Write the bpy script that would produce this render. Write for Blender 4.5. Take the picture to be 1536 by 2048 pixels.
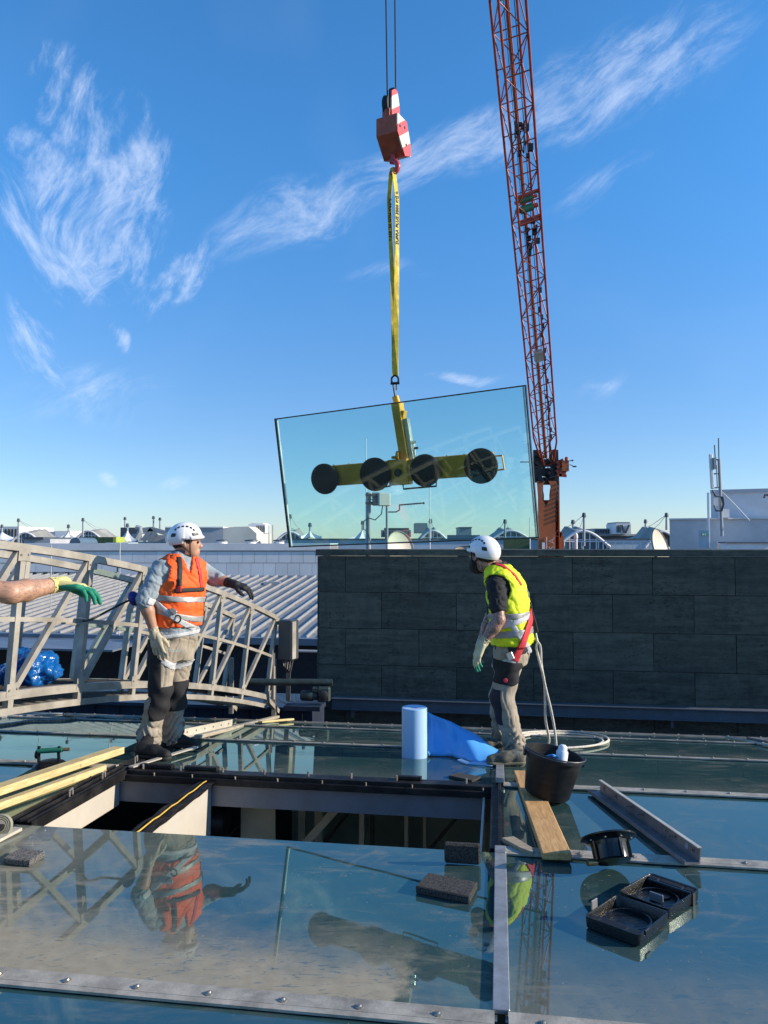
import bpy, bmesh, math, random
import numpy as np
from mathutils import Vector, Matrix, noise as mnoise
random.seed(7)
for o in list(bpy.data.objects):
    bpy.data.objects.remove(o)
S = bpy.context.scene
COL = S.collection
R = math.radians

# ------------------------------------------------------------------ camera
FPX, CAMZ, HORIZON = 1540.0, 1.4, 1085.0
PITCH = math.atan((HORIZON - 1024) / FPX)
cam_d = bpy.data.cameras.new('camera')
cam_d.sensor_fit = 'VERTICAL'
cam_d.sensor_height = 36.0
cam_d.lens = FPX / 2048 * 36.0
cam_d.clip_start = 0.05
cam_d.clip_end = 5000
cam = bpy.data.objects.new('camera', cam_d)
COL.objects.link(cam)
cam.location = (0, 0, CAMZ)
cam.rotation_euler = (math.pi / 2 + PITCH, 0, 0)
S.camera = cam

# ------------------------------------------------------------------ light
SUN_EL = R(21.0)
SUN_AZ = R(96.0)            # clockwise from +Y (away from the camera) towards +X
sun_dir = Vector((math.cos(SUN_EL) * math.sin(SUN_AZ), math.cos(SUN_EL) * math.cos(SUN_AZ), math.sin(SUN_EL)))
sd = bpy.data.lights.new('sun', 'SUN')
sd.energy = 5.0
sd.angle = R(0.5)
sd.color = (1.0, 0.86, 0.68)
sun = bpy.data.objects.new('sun', sd)
COL.objects.link(sun)
sun.rotation_euler = sun_dir.to_track_quat('Z', 'Y').to_euler()

S.view_settings.view_transform = 'Standard'
S.view_settings.look = 'None'
S.view_settings.gamma = 1.0
S.view_settings.exposure = 0.42
S.render.engine = 'CYCLES'
S.cycles.use_denoising = True
S.cycles.max_bounces = 10
S.cycles.transparent_max_bounces = 16
S.cycles.caustics_reflective = False
S.cycles.caustics_refractive = False

W = bpy.data.worlds.new('World')
S.world = W
W.use_nodes = True

class NT:
    """tiny helper to wire shader nodes"""
    def __init__(s, tree):
        s.t = tree; s.n = tree.nodes; s.l = tree.links
    def add(s, typ, **kw):
        n = s.n.new(typ)
        for k, v in kw.items():
            setattr(n, k, v)
        return n
    def put(s, sock, v):
        if isinstance(v, bpy.types.NodeSocket):
            s.l.new(v, sock)
        elif v is not None:
            if sock.type == 'RGBA' and len(v) == 3:
                v = (*v, 1)
            sock.default_value = v
    def math(s, op, a, b=None, c=None, clamp=False):
        n = s.add('ShaderNodeMath', operation=op, use_clamp=clamp)
        s.put(n.inputs[0], a)
        if b is not None: s.put(n.inputs[1], b)
        if c is not None: s.put(n.inputs[2], c)
        return n.outputs[0]
    def vmath(s, op, a, b=None, out=0):
        n = s.add('ShaderNodeVectorMath', operation=op)
        s.put(n.inputs[0], a)
        if b is not None:
            s.put(n.inputs['Scale'] if op == 'SCALE' else n.inputs[1], b)
        return n.outputs['Value'] if op in ('DOT_PRODUCT', 'LENGTH', 'DISTANCE') else n.outputs[0]
    def comb(s, x, y, z=0.0):
        n = s.add('ShaderNodeCombineXYZ')
        for i, v in enumerate((x, y, z)): s.put(n.inputs[i], v)
        return n.outputs[0]
    def sep(s, v):
        n = s.add('ShaderNodeSeparateXYZ'); s.put(n.inputs[0], v); return n.outputs
    def noise(s, vec, scale=5.0, detail=4.0, rough=0.55, dist=0.0, col=False):
        n = s.add('ShaderNodeTexNoise')
        if vec is not None: s.put(n.inputs['Vector'], vec)
        s.put(n.inputs['Scale'], scale); s.put(n.inputs['Detail'], detail)
        s.put(n.inputs['Roughness'], rough); s.put(n.inputs['Distortion'], dist)
        return n.outputs['Color' if col else 'Fac']
    def ramp(s, f, lo, hi, a=0.0, b=1.0, smooth=True):
        n = s.add('ShaderNodeMapRange', clamp=True)
        n.interpolation_type = 'SMOOTHSTEP' if smooth else 'LINEAR'
        s.put(n.inputs[0], f)
        for i, v in zip((1, 2, 3, 4), (lo, hi, a, b)): s.put(n.inputs[i], v)
        return n.outputs[0]
    def mix(s, f, a, b, mode='MIX'):
        n = s.add('ShaderNodeMix', data_type='RGBA', blend_type=mode)
        s.put(n.inputs[0], f); s.put(n.inputs[6], a); s.put(n.inputs[7], b)
        return n.outputs[2]

wt = NT(W.node_tree)
for n in list(wt.n): wt.n.remove(n)
w_out = wt.add('ShaderNodeOutputWorld')
w_bg = wt.add('ShaderNodeBackground')
w_sky = wt.add('ShaderNodeTexSky')
w_sky.sky_type = 'NISHITA'
w_sky.sun_disc = False
w_sky.sun_elevation = SUN_EL
w_sky.sun_rotation = SUN_AZ
w_sky.altitude = 1000
w_sky.air_density = 1.0
w_sky.dust_density = 0.3
w_sky.ozone_density = 6.0
SKY_STRENGTH = 0.138
# high thin cirrus, laid out by direction (azimuth, elevation) in degrees
w_tc = wt.add('ShaderNodeTexCoord')
wd = wt.sep(w_tc.outputs['Generated'])
w_az = wt.math('MULTIPLY', wt.math('ARCTAN2', wd[0], wd[1]), 180 / math.pi)
w_el = wt.math('MULTIPLY', wt.math('ARCSINE', wd[2]), 180 / math.pi)
w_p0 = wt.comb(w_az, w_el)
def n2(vec, scale, detail, rough, dist=0.0):
    n = wt.add('ShaderNodeTexNoise'); n.noise_dimensions = '2D'
    wt.put(n.inputs['Vector'], vec)
    for k, v in (('Scale', scale), ('Detail', detail), ('Roughness', rough), ('Distortion', dist)): n.inputs[k].default_value = v
    return n
w_warp = n2(w_p0, 0.10, 1.5, 0.5).outputs['Color']
w_p = wt.vmath('ADD', w_p0, wt.vmath('MULTIPLY', wt.vmath('SUBTRACT', w_warp, (0.5, 0.5, 0.5)), (4.5, 4.5, 0.0)))
def ae(u, v):
    x, y = (u - 768) / FPX, (1024 - v) / FPX
    d = Vector((x, math.cos(PITCH) - y * math.sin(PITCH), math.sin(PITCH) + y * math.cos(PITCH))).normalized()
    return math.degrees(math.atan2(d.x, d.y)), math.degrees(math.asin(d.z))
def stroke(p0, p1, r, amount):
    """soft ellipse of cloud between two directions"""
    A, B = Vector(ae(*p0)), Vector(ae(*p1))
    mp = wt.add('ShaderNodeMapping'); mp.vector_type = 'TEXTURE'
    mp.inputs['Location'].default_value = (*((A + B) / 2), 0); mp.inputs['Rotation'].default_value = (0, 0, math.atan2(B.y - A.y, B.x - A.x))
    mp.inputs['Scale'].default_value = ((B - A).length / 2 + r, r, 1)
    wt.l.new(w_p, mp.inputs['Vector'])
    g = wt.add('ShaderNodeTexGradient', gradient_type='SPHERICAL'); wt.l.new(mp.outputs[0], g.inputs[0])
    return wt.math('MULTIPLY', g.outputs['Fac'], amount)
STROKES = [((130, 150), (185, 330), 2.6, 1.5), ((180, 330), (200, 570), 3.2, 1.6), ((75, 300), (130, 480), 2.4, 1.4),
           ((10, 390), (200, 580), 2.8, 1.3), ((260, 290), (245, 440), 2.6, 1.6), ((300, 420), (215, 560), 2.4, 1.3),
           ((420, 480), (300, 610), 2.0, 1.4), ((420, 475), (820, 325), 2.3, 1.25), ((700, 355), (1090, 215), 2.6, 1.2),
           ((1020, 240), (1490, 45), 3.6, 1.1), ((20, 620), (90, 770), 2.6, .9), ((10, 800), (330, 790), 2.6, .6),
           ((240, 670), (262, 715), .8, 1.0), ((1110, 405), (1270, 345), 1.6, .5), ((815, 752), (1000, 750), .5, 1.4),
           ((180, 945), (215, 950), .7, 1.2), ((330, 968), (390, 966), .5, .9), ((700, 545), (830, 540), .9, .5), ((1140, 800), (1250, 790), 1.5, .4)]
def layer(ids, ang, st, sc, lo, hi):
    """cloud strokes filled with noise stretched along a direction"""
    m = None
    for k in ids:
        k_ = stroke(*STROKES[k]); m = k_ if m is None else wt.math('MAXIMUM', m, k_)
    rot = wt.add('ShaderNodeMapping'); rot.vector_type = 'TEXTURE'; rot.inputs['Rotation'].default_value = (0, 0, R(ang)); rot.inputs['Scale'].default_value = (st, 1.0, 1.0)
    wt.l.new(w_p, rot.inputs['Vector'])
    m = wt.math('MINIMUM', m, 1.0)
    v_ = wt.math('SUBTRACT', n2(rot.outputs[0], sc, 9, 0.66, 0.12).outputs['Fac'], wt.math('MULTIPLY', wt.math('SUBTRACT', 1.0, m), 0.30))
    return wt.math('MULTIPLY', wt.ramp(v_, lo, hi), wt.ramp(m, 0.0, 0.55))
w_a = layer((0, 1, 2, 4, 5, 6, 12), 68, 2.4, 0.75, 0.27, 0.80)
w_b = layer((7, 8, 9, 11, 13, 14, 15, 16, 17, 18), 24, 3.4, 0.85, 0.12, 0.88)
w_c = layer((3, 10), 128, 3.0, 0.8, 0.24, 0.80)
w_gen = wt.math('MULTIPLY', wt.ramp(wt.sep(w_warp)[0], 0.56, 0.8), 0.22)
w_cov = wt.math('MAXIMUM', wt.math('MAXIMUM', w_a, w_b), wt.math('MAXIMUM', w_c, wt.math('MULTIPLY', w_gen, 0.15)))
w_cov = wt.math('MULTIPLY', wt.math('MULTIPLY', w_cov, 0.5, clamp=True), wt.ramp(w_el, 0.0, 4.0))
w_base = wt.mix(1.0, w_sky.outputs[0], wt.mix(wt.ramp(w_el, 3, 30), (.98, .94, .93), (.74, 1.34, 1.46)), 'MULTIPLY')
w_col = wt.mix(w_cov, w_base, (5.4, 5.9, 6.9))
wt.l.new(w_col, w_bg.inputs['Color'])
w_bg.inputs['Strength'].default_value = SKY_STRENGTH
wt.l.new(w_bg.outputs[0], w_out.inputs['Surface'])

# ------------------------------------------------------------------ places
def ray(u, v):
    x, y = (u - 768) / FPX, (1024 - v) / FPX
    return Vector((x, math.cos(PITCH) - y * math.sin(PITCH), math.sin(PITCH) + y * math.cos(PITCH)))
CAM = Vector((0, 0, CAMZ))
def at(u, v, Y):
    d = ray(u, v); return CAM + d * (Y / d.y)
def atz(u, v, z):
    d = ray(u, v); return CAM + d * ((z - CAMZ) / d.z)
YAW = math.atan(229 / FPX)
LV = Vector((math.sin(YAW), math.cos(YAW), 0))     # along the vault's arch, away from the camera
TV = Vector((math.cos(YAW), -math.sin(YAW), 0))    # across the roof, to the right
def _node(v, z):
    d = ray(997, v); return ((CAMZ - z) * d.y / -d.z / math.cos(YAW), z)
NODES = [(-4.4, -.50), (-3.05, -.30), (-1.7, -.15), (-.35, -.06), (.98, -.01)] + [_node(*q) for q in ((2049, 0.0), (1704, -.014), (1571, -.045), (1503, -.175), (1470, -.335), (1459, -.53))]
NB = [n[0] for n in NODES]
def zroof(b):
    for (b0, z0), (b1, z1) in zip(NODES, NODES[1:]):
        if b <= b1 or b1 == NB[-1]:
            return z0 + (z1 - z0) * (b - b0) / (b1 - b0)
def nroof(b):
    for (b0, z0), (b1, z1) in zip(NODES, NODES[1:]):
        if b <= b1 or b1 == NB[-1]:
            return (LV * -(z1 - z0) + Vector((0, 0, b1 - b0))).normalized()
def RP(a, b, dz=0.0):
    p = TV * a + LV * b
    return Vector((p.x, p.y, zroof(b))) + nroof(b) * dz
def ab(p):
    return p.dot(TV), p.dot(LV)
def on_roof(u, v, dz=0.0):
    d = ray(u, v); lo, hi = 0.5, 14.0
    for _ in range(50):
        m = (lo + hi) / 2
        p = CAM + d * m
        if p.z > zroof(ab(p)[1]) + dz: lo = m
        else: hi = m
    return CAM + d * lo

# ------------------------------------------------------------------ mesh helpers
class MB:
    def __init__(s):
        s.v = []; s.f = []
    def add(s, vs, fs):
        o = len(s.v); s.v += [Vector(x) for x in vs]; s.f += [tuple(i + o for i in f) for f in fs]; return s
    def box(s, c, size, rot=None):
        c = Vector(c); h = Vector(size) / 2; vs = []
        for x in (-1, 1):
            for y in (-1, 1):
                for z in (-1, 1):
                    q = Vector((x * h.x, y * h.y, z * h.z))
                    vs.append(c + (rot @ q if rot else q))
        return s.add(vs, [(0, 1, 3, 2), (4, 6, 7, 5), (0, 4, 5, 1), (2, 3, 7, 6), (0, 2, 6, 4), (1, 5, 7, 3)])
    def obox(s, c, x, y, z):
        """box from centre and three half-extent vectors"""
        c, x, y, z = map(Vector, (c, x, y, z)); vs = []
        for i in (-1, 1):
            for j in (-1, 1):
                for k in (-1, 1): vs.append(c + x * i + y * j + z * k)
        fs = [(0, 1, 3, 2), (4, 6, 7, 5), (0, 4, 5, 1), (2, 3, 7, 6), (0, 2, 6, 4), (1, 5, 7, 3)]
        if x.cross(y).dot(z) < 0: fs = [tuple(reversed(f)) for f in fs]
        return s.add(vs, fs)
    def beam(s, p, q, w, h, up=(0, 0, 1)):
        p, q = Vector(p), Vector(q); d = (q - p); L = d.length; d.normalize()
        up = Vector(up); x = d.cross(up)
        if x.length < 1e-4: x = d.cross(Vector((1, 0, 0)))
        x.normalize(); z = x.cross(d).normalized()
        return s.obox((p + q) / 2, x * (w / 2), d * (L / 2), z * (h / 2))
    def cyl(s, p, q, r0, r1=None, n=12, caps=True):
        p, q = Vector(p), Vector(q); r1 = r0 if r1 is None else r1
        d = (q - p).normalized(); x = d.orthogonal().normalized(); y = d.cross(x)
        vs = []
        for c, r in ((p, r0), (q, r1)):
            for i in range(n):
                t = 2 * math.pi * i / n
                vs.append(c + x * (r * math.cos(t)) + y * (r * math.sin(t)))
        fs = [(i, (i + 1) % n, n + (i + 1) % n, n + i) for i in range(n)]
        if caps: fs += [tuple(reversed(range(n))), tuple(range(n, 2 * n))]
        return s.add(vs, fs)
    def tube(s, path, r, n=8, closed=False):
        P = [Vector(p) for p in path]; m = len(P); rs = r if isinstance(r, (list, tuple)) else [r] * m
        vs = []; prev = None
        for i in range(m):
            a = P[(i - 1) % m] if (i or closed) else P[i]; b = P[(i + 1) % m] if (i < m - 1 or closed) else P[i]
            d = (b - a).normalized()
            x = d.orthogonal().normalized() if prev is None else (prev - d * prev.dot(d)).normalized()
            prev = x; y = d.cross(x)
            for k in range(n):
                t = 2 * math.pi * k / n
                vs.append(P[i] + x * (rs[i] * math.cos(t)) + y * (rs[i] * math.sin(t)))
        fs = []
        for i in range(m if closed else m - 1):
            j = (i + 1) % m
            for k in range(n):
                l = (k + 1) % n
                fs.append((i * n + k, i * n + l, j * n + l, j * n + k))
        if not closed: fs += [tuple(reversed(range(n))), tuple(range((m - 1) * n, m * n))]
        return s.add(vs, fs)
    def strap(s, path, normals, w, th):
        """flat band along a path; normals give the flat side"""
        P = [Vector(p) for p in path]; m = len(P); vs = []
        for i in range(m):
            d = (P[min(i + 1, m - 1)] - P[max(i - 1, 0)]).normalized()
            n = Vector(normals[i] if isinstance(normals, list) else normals).normalized()
            x = d.cross(n).normalized(); n = x.cross(d)
            for a, b in ((-1, -1), (1, -1), (1, 1), (-1, 1)):
                vs.append(P[i] + x * (a * w / 2) + n * (b * th / 2))
        fs = []
        for i in range(m - 1):
            for k in range(4):
                l = (k + 1) % 4
                fs.append((i * 4 + k, (i + 1) * 4 + k, (i + 1) * 4 + l, i * 4 + l))
        fs += [(0, 1, 2, 3), tuple(reversed(range((m - 1) * 4, m * 4)))]
        return s.add(vs, fs)
    def prism(s, poly, depth):
        """polygon (list of 3D points) pushed along vector depth"""
        P = [Vector(p) for p in poly]; n = len(P); D = Vector(depth)
        nn = Vector((0, 0, 0))
        for i in range(n): nn += P[i].cross(P[(i + 1) % n])
        if nn.dot(D) > 0: P.reverse()
        return s.add(P + [p + D for p in P], [tuple(range(n)), tuple(reversed(range(n, 2 * n)))] + [((i + 1) % n, i, n + i, n + (i + 1) % n) for i in range(n)])
    def lathe(s, prof, c=(0, 0, 0), axis=(0, 0, 1), n=24):
        """profile of (radius, height)"""
        c = Vector(c); d = Vector(axis).normalized(); x = d.orthogonal().normalized(); y = d.cross(x); m = len(prof); vs = []
        for r, h in prof:
            for k in range(n):
                t = 2 * math.pi * k / n
                vs.append(c + d * h + x * (r * math.cos(t)) + y * (r * math.sin(t)))
        fs = [(i * n + k, i * n + (k + 1) % n, (i + 1) * n + (k + 1) % n, (i + 1) * n + k) for i in range(m - 1) for k in range(n)]
        return s.add(vs, fs)
    def mesh(s, name):
        me = bpy.data.meshes.new(name); me.from_pydata([tuple(v) for v in s.v], [], s.f); me.update(); return me
    def build(s, name, mat, parent=None, bevel=0.0, smooth=False, origin=None, seg=1):
        me = s.mesh(name)
        me.materials.append(mat)
        if smooth:
            me.polygons.foreach_set('use_smooth', [True] * len(me.polygons))
        o = link(name, me, parent)
        if bevel:
            m = o.modifiers.new('bevel', 'BEVEL'); m.width = bevel; m.segments = seg; m.limit_method = 'ANGLE'; m.angle_limit = R(40)
        if smooth:
            try: me.set_sharp_from_angle(angle=R(40))
            except Exception: pass
        return o

def link(name, data, parent=None):
    o = bpy.data.objects.new(name, data); COL.objects.link(o)
    if parent is not None:
        o.parent = parent; o.matrix_parent_inverse = base_matrix(parent).inverted()
    return o
def base_matrix(o):
    m = Matrix.LocRotScale(o.location, o.rotation_euler, o.scale)
    return (base_matrix(o.parent) @ o.matrix_parent_inverse @ m) if o.parent else m
def tag(o, label=None, cat=None, group=None, kind=None):
    for k, v in (('label', label), ('category', cat), ('group', group), ('kind', kind)):
        if v: o[k] = v
    return o
def empty(name, loc, label=None, cat=None, group=None, kind=None):
    o = bpy.data.objects.new(name, None); COL.objects.link(o); o.location = loc; o.empty_display_size = .1
    return tag(o, label, cat, group, kind)
def inst(name, me, M, parent=None, color=None):
    """another object on shared mesh data, placed by a world matrix"""
    o = link(name, me, parent); o.matrix_basis = M
    if color: o.color = color
    return o

# ------------------------------------------------------------------ materials
MATS = {}
def mat(name, col, rough=0.5, metal=0.0, var=0.12, scale=6.0, bump=0.0, bscale=60.0, spec=None, dirt=None, dirt_amt=0.0, dirt_scale=3.0, coat=0.0, stretch=None, obj_rand=0.0):
    if name in MATS: return MATS[name]
    m = bpy.data.materials.new(name); m.use_nodes = True; t = NT(m.node_tree)
    b = m.node_tree.nodes['Principled BSDF']
    tc = t.add('ShaderNodeTexCoord').outputs['Object']
    if stretch:
        mp = t.add('ShaderNodeMapping'); mp.inputs['Scale'].default_value = stretch; t.l.new(tc, mp.inputs['Vector']); tc = mp.outputs[0]
    n = t.noise(tc, scale, 6, 0.6)
    lo = tuple(max(0, c * (1 - var * 1.6)) for c in col); hi = tuple(min(1, c * (1 + var * 1.2)) for c in col)
    c = t.mix(t.ramp(n, 0.3, 0.7), lo, hi)
    if dirt:
        d = t.math('MULTIPLY', t.ramp(t.noise(tc, dirt_scale, 8, 0.68, 0.4), 0.45, 0.68), dirt_amt)
        c = t.mix(d, c, dirt)
    if obj_rand:
        oi = t.add('ShaderNodeObjectInfo').outputs['Random']
        f = t.math('MULTIPLY_ADD', oi, 2 * obj_rand, 1 - obj_rand)
        c = t.mix(1.0, c, t.comb(f, f, f), 'MULTIPLY')
    t.put(b.inputs['Base Color'], c)
    t.put(b.inputs['Roughness'], t.ramp(t.noise(tc, scale * 2.3, 4), 0.2, 0.8, max(0.02, rough - .08), min(1, rough + .08)))
    b.inputs['Metallic'].default_value = metal
    if spec is not None: b.inputs['Specular IOR Level'].default_value = spec
    if coat: b.inputs['Coat Weight'].default_value = coat
    if bump:
        bn = t.add('ShaderNodeBump'); bn.inputs['Strength'].default_value = bump; bn.inputs['Distance'].default_value = 0.01
        t.l.new(t.noise(tc, bscale, 5, 0.6), bn.inputs['Height']); t.l.new(bn.outputs[0], b.inputs['Normal'])
    MATS[name] = m
    return m

# ------------------------------------------------------------------ shared materials
ALU = mat('weathered aluminium', (.40, .365, .295), .55, .1, .18, 9, .15, 120, dirt=(.12, .11, .09), dirt_amt=.55, dirt_scale=5)
ALU2 = mat('galvanised steel', (.42, .42, .42), .42, .55, .12, 14, .08, 150, dirt=(.2, .19, .17), dirt_amt=.4, dirt_scale=7)
BLACK = mat('black rubber gasket', (.006, .006, .007), .5, 0, .3, 12, .3, 90, spec=.3, dirt=(.07, .064, .055), dirt_amt=.28, dirt_scale=6)
BLACKP = mat('black plastic', (.006, .007, .008), .4, 0, .2, 20, .12, 200, spec=.35, dirt=(.04, .038, .034), dirt_amt=.2, dirt_scale=8)
NAVY = mat('dark navy cladding', (.012, .022, .05), .6, 0, .2, 3, .05, 30, dirt=(.03, .035, .045), dirt_amt=.5)
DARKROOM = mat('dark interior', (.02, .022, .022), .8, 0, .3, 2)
WHITEP = mat('cream painted steel', (.50, .47, .41), .45, 0, .05, 3, .02, 60, dirt=(.4, .36, .28), dirt_amt=.25)
GREYBEAM = mat('blue grey painted beam', (.16, .18, .21), .5, 0, .08, 4, .03, 60, dirt=(.08, .08, .08), dirt_amt=.3)
STEEL = mat('dark steel', (.06, .06, .062), .45, .6, .2, 10)
BOLT = mat('screw steel', (.34, .32, .28), .45, .6, .15, 20, dirt=(.14, .11, .08), dirt_amt=.5, dirt_scale=30)

# roof glass: dark solar glass with a reflecting coat and a film of dust; UV 0..1 over each pane
def roof_glass():
    m = bpy.data.materials.new('coated roof glass'); m.use_nodes = True; t = NT(m.node_tree)
    for n in list(t.n): t.n.remove(n)
    out = t.add('ShaderNodeOutputMaterial')
    pos = t.add('ShaderNodeNewGeometry').outputs['Position']
    uv = t.sep(t.add('ShaderNodeTexCoord').outputs['UV'])
    oc = t.add('ShaderNodeObjectInfo').outputs['Color']
    dust_r = t.sep(oc)
    bn = t.add('ShaderNodeBump'); bn.inputs['Strength'].default_value = .06; bn.inputs['Distance'].default_value = .004
    t.l.new(t.noise(pos, 2.2, 2, .5), bn.inputs['Height'])
    # smears, wipe marks, settled dust along the lower edge
    streak = t.add('ShaderNodeMapping'); streak.inputs['Rotation'].default_value = (0, 0, R(24)); streak.inputs['Scale'].default_value = (1.0, 3.2, 1)
    t.l.new(pos, streak.inputs['Vector'])
    n1 = t.ramp(t.noise(streak.outputs[0], 2.6, 9, .66, .8), .47, .66)
    n2 = t.ramp(t.noise(pos, 1.1, 6, .6, .5), .42, .66)
    smear = t.math('MULTIPLY', n1, n2)
    edge = t.ramp(t.math('ADD', uv[1], t.math('MULTIPLY', t.math('SUBTRACT', t.noise(pos, 3.5, 7, .65), .5), .35)), .02, .46, 1, 0)
    edge = t.math('MULTIPLY', edge, t.ramp(t.math('ADD', uv[0], t.math('MULTIPLY', t.math('SUBTRACT', t.noise(pos, 9, 6, .7), .5), .10)), .86, .89, 1, .12))
    holes = t.ramp(t.noise(streak.outputs[0], 16, 4, .6, 1.2), .34, .44)
    edge = t.math('MULTIPLY', edge, t.math('MULTIPLY_ADD', holes, .55, .45))
    leftp = t.math('MULTIPLY', t.ramp(uv[0], .0, .62, 1, 0), t.ramp(t.noise(pos, 1.7, 5, .6, .4), .28, .62))
    spk = t.math('MULTIPLY', t.ramp(t.noise(pos, 55, 2, .5), .70, .74), t.ramp(t.noise(pos, 4, 3), .45, .6))
    d = t.math('MULTIPLY', smear, dust_r[0])
    d = t.math('ADD', d, t.math('MULTIPLY', edge, dust_r[1]))
    d = t.math('ADD', d, t.math('MULTIPLY', leftp, dust_r[2]))
    vor = t.add('ShaderNodeTexVoronoi'); vor.inputs['Scale'].default_value = 1.3; t.l.new(pos, vor.inputs['Vector'])
    arcs = t.math('MULTIPLY', t.ramp(t.math('SINE', t.math('ADD', t.math('MULTIPLY', vor.outputs['Distance'], 70), t.math('MULTIPLY', t.noise(pos, 6, 4), 9))), .2, .9), t.ramp(t.noise(pos, 2.0, 5, .6, .6), .5, .64))
    d = t.math('ADD', d, t.math('MULTIPLY', arcs, t.math('MULTIPLY', dust_r[0], .35)))
    scr_m = t.add('ShaderNodeMapping'); scr_m.inputs['Rotation'].default_value = (0, 0, R(-35)); scr_m.inputs['Scale'].default_value = (1.2, 40, 1); t.l.new(pos, scr_m.inputs['Vector'])
    d = t.math('ADD', d, t.math('MULTIPLY', t.math('MULTIPLY', t.ramp(t.noise(scr_m.outputs[0], 2.2, 2, .5, .3), .68, .72), t.ramp(t.noise(pos, 3, 3), .5, .6)), .16))
    d = t.math('ADD', d, t.math('MULTIPLY', t.ramp(t.noise(pos, .8, 6, .6), .2, .8), t.math('MULTIPLY', dust_r[0], .12)))
    d = t.math('ADD', d, t.math('MULTIPLY', spk, .5), clamp=True)
    fr = t.add('ShaderNodeFresnel'); fr.inputs['IOR'].default_value = 2.7; t.l.new(bn.outputs[0], fr.inputs['Normal'])
    dark = t.add('ShaderNodeBsdfDiffuse'); t.put(dark.inputs['Color'], (.018, .060, .064))
    gl = t.add('ShaderNodeBsdfGlossy'); t.put(gl.inputs['Color'], (.70, .87, .83)); t.l.new(bn.outputs[0], gl.inputs['Normal'])
    t.put(gl.inputs['Roughness'], t.math('MULTIPLY_ADD', smear, .06, .012))
    m1 = t.add('ShaderNodeMixShader'); t.l.new(fr.outputs[0], m1.inputs[0]); t.l.new(dark.outputs[0], m1.inputs[1]); t.l.new(gl.outputs[0], m1.inputs[2])
    du = t.add('ShaderNodeBsdfDiffuse'); t.put(du.inputs['Color'], t.mix(t.noise(pos, 20, 4), (.25, .22, .16), (.40, .36, .27)))
    m2 = t.add('ShaderNodeMixShader'); t.l.new(d, m2.inputs[0]); t.l.new(m1.outputs[0], m2.inputs[1]); t.l.new(du.outputs[0], m2.inputs[2])
    t.l.new(m2.outputs[0], out.inputs['Surface'])
    return m
ROOFGLASS = roof_glass()

# ------------------------------------------------------------------ ground far below
MB().add([(-400, -200, -16), (400, -200, -16), (400, 900, -16), (-400, 900, -16)], [(0, 1, 2, 3)]).build('ground', mat('far ground', (.10, .10, .10), .9, 0, .3, .05))
bpy.data.objects['ground']['kind'] = 'structure'

# ------------------------------------------------------------------ glass vault
PW = 2.42
COLS = [-3 * PW, -2 * PW, -PW, 0, PW, 2 * PW]
ROOF = empty('glass_roof', RP(0, 2.3, -.3), kind='structure')
HOLE_COL, HOLE_ROW = -PW, 6
def surf_box(mb, a0, a1, b0, b1, lo, hi):
    """box lying on one flat row of the vault"""
    n = nroof((b0 + b1) / 2)
    c = [(a0, b0), (a1, b0), (a1, b1), (a0, b1)]
    vs = [RP(a, b) * 1.0 for a, b in c]
    mid = (b0 + b1) / 2
    k0 = RP(0, mid); e = (RP(0, mid + .01) - RP(0, mid - .01)).normalized()
    vs = [k0 + TV * a + e * ((b - mid) / max(1e-6, LV.dot(e))) for a, b in c]
    mb.add([v + n * lo for v in vs] + [v + n * hi for v in vs], [(3, 2, 1, 0), (4, 5, 6, 7), (0, 1, 5, 4), (1, 2, 6, 5), (2, 3, 7, 6), (3, 0, 4, 7)])
    return mb
def pane_mesh(i):
    b0, b1 = NB[i], NB[i + 1]
    me = surf_box(MB(), .012, PW - .012, b0 + .012, b1 - .012, -.024, 0.0).mesh('pane')
    me.materials.append(ROOFGLASS)
    uvl = me.uv_layers.new(name='UVMap')
    for p in me.polygons:
        for li in p.loop_indices:
            c = me.vertices[me.loops[li].vertex_index].co
            a, b = c.dot(TV), c.dot(LV)
            uvl.data[li].uv = (a / PW, (b - b0) / (b1 - b0))
    return me
rnd = random.Random(3)
for i in range(len(NB) - 1):
    if i == 0: continue
    me = pane_mesh(i)
    for c in COLS:
        if i == HOLE_ROW and c == HOLE_COL: continue
        o = inst('pane', me, Matrix.Translation(TV * c), ROOF)
        col = (.22 + .12 * rnd.random(), .12, .0, 1)
        if i == 5 and c == -PW: col = (.42, 1.0, .46, 1)
        if i == 5 and c == 0: col = (.24, .30, .04, 1)
        if i == 6 and c == 0: col = (.16, .05, .10, 1)
        if i == 7 and c == -PW: col = (.34, .10, .0, 1)
        o.color = col
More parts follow.
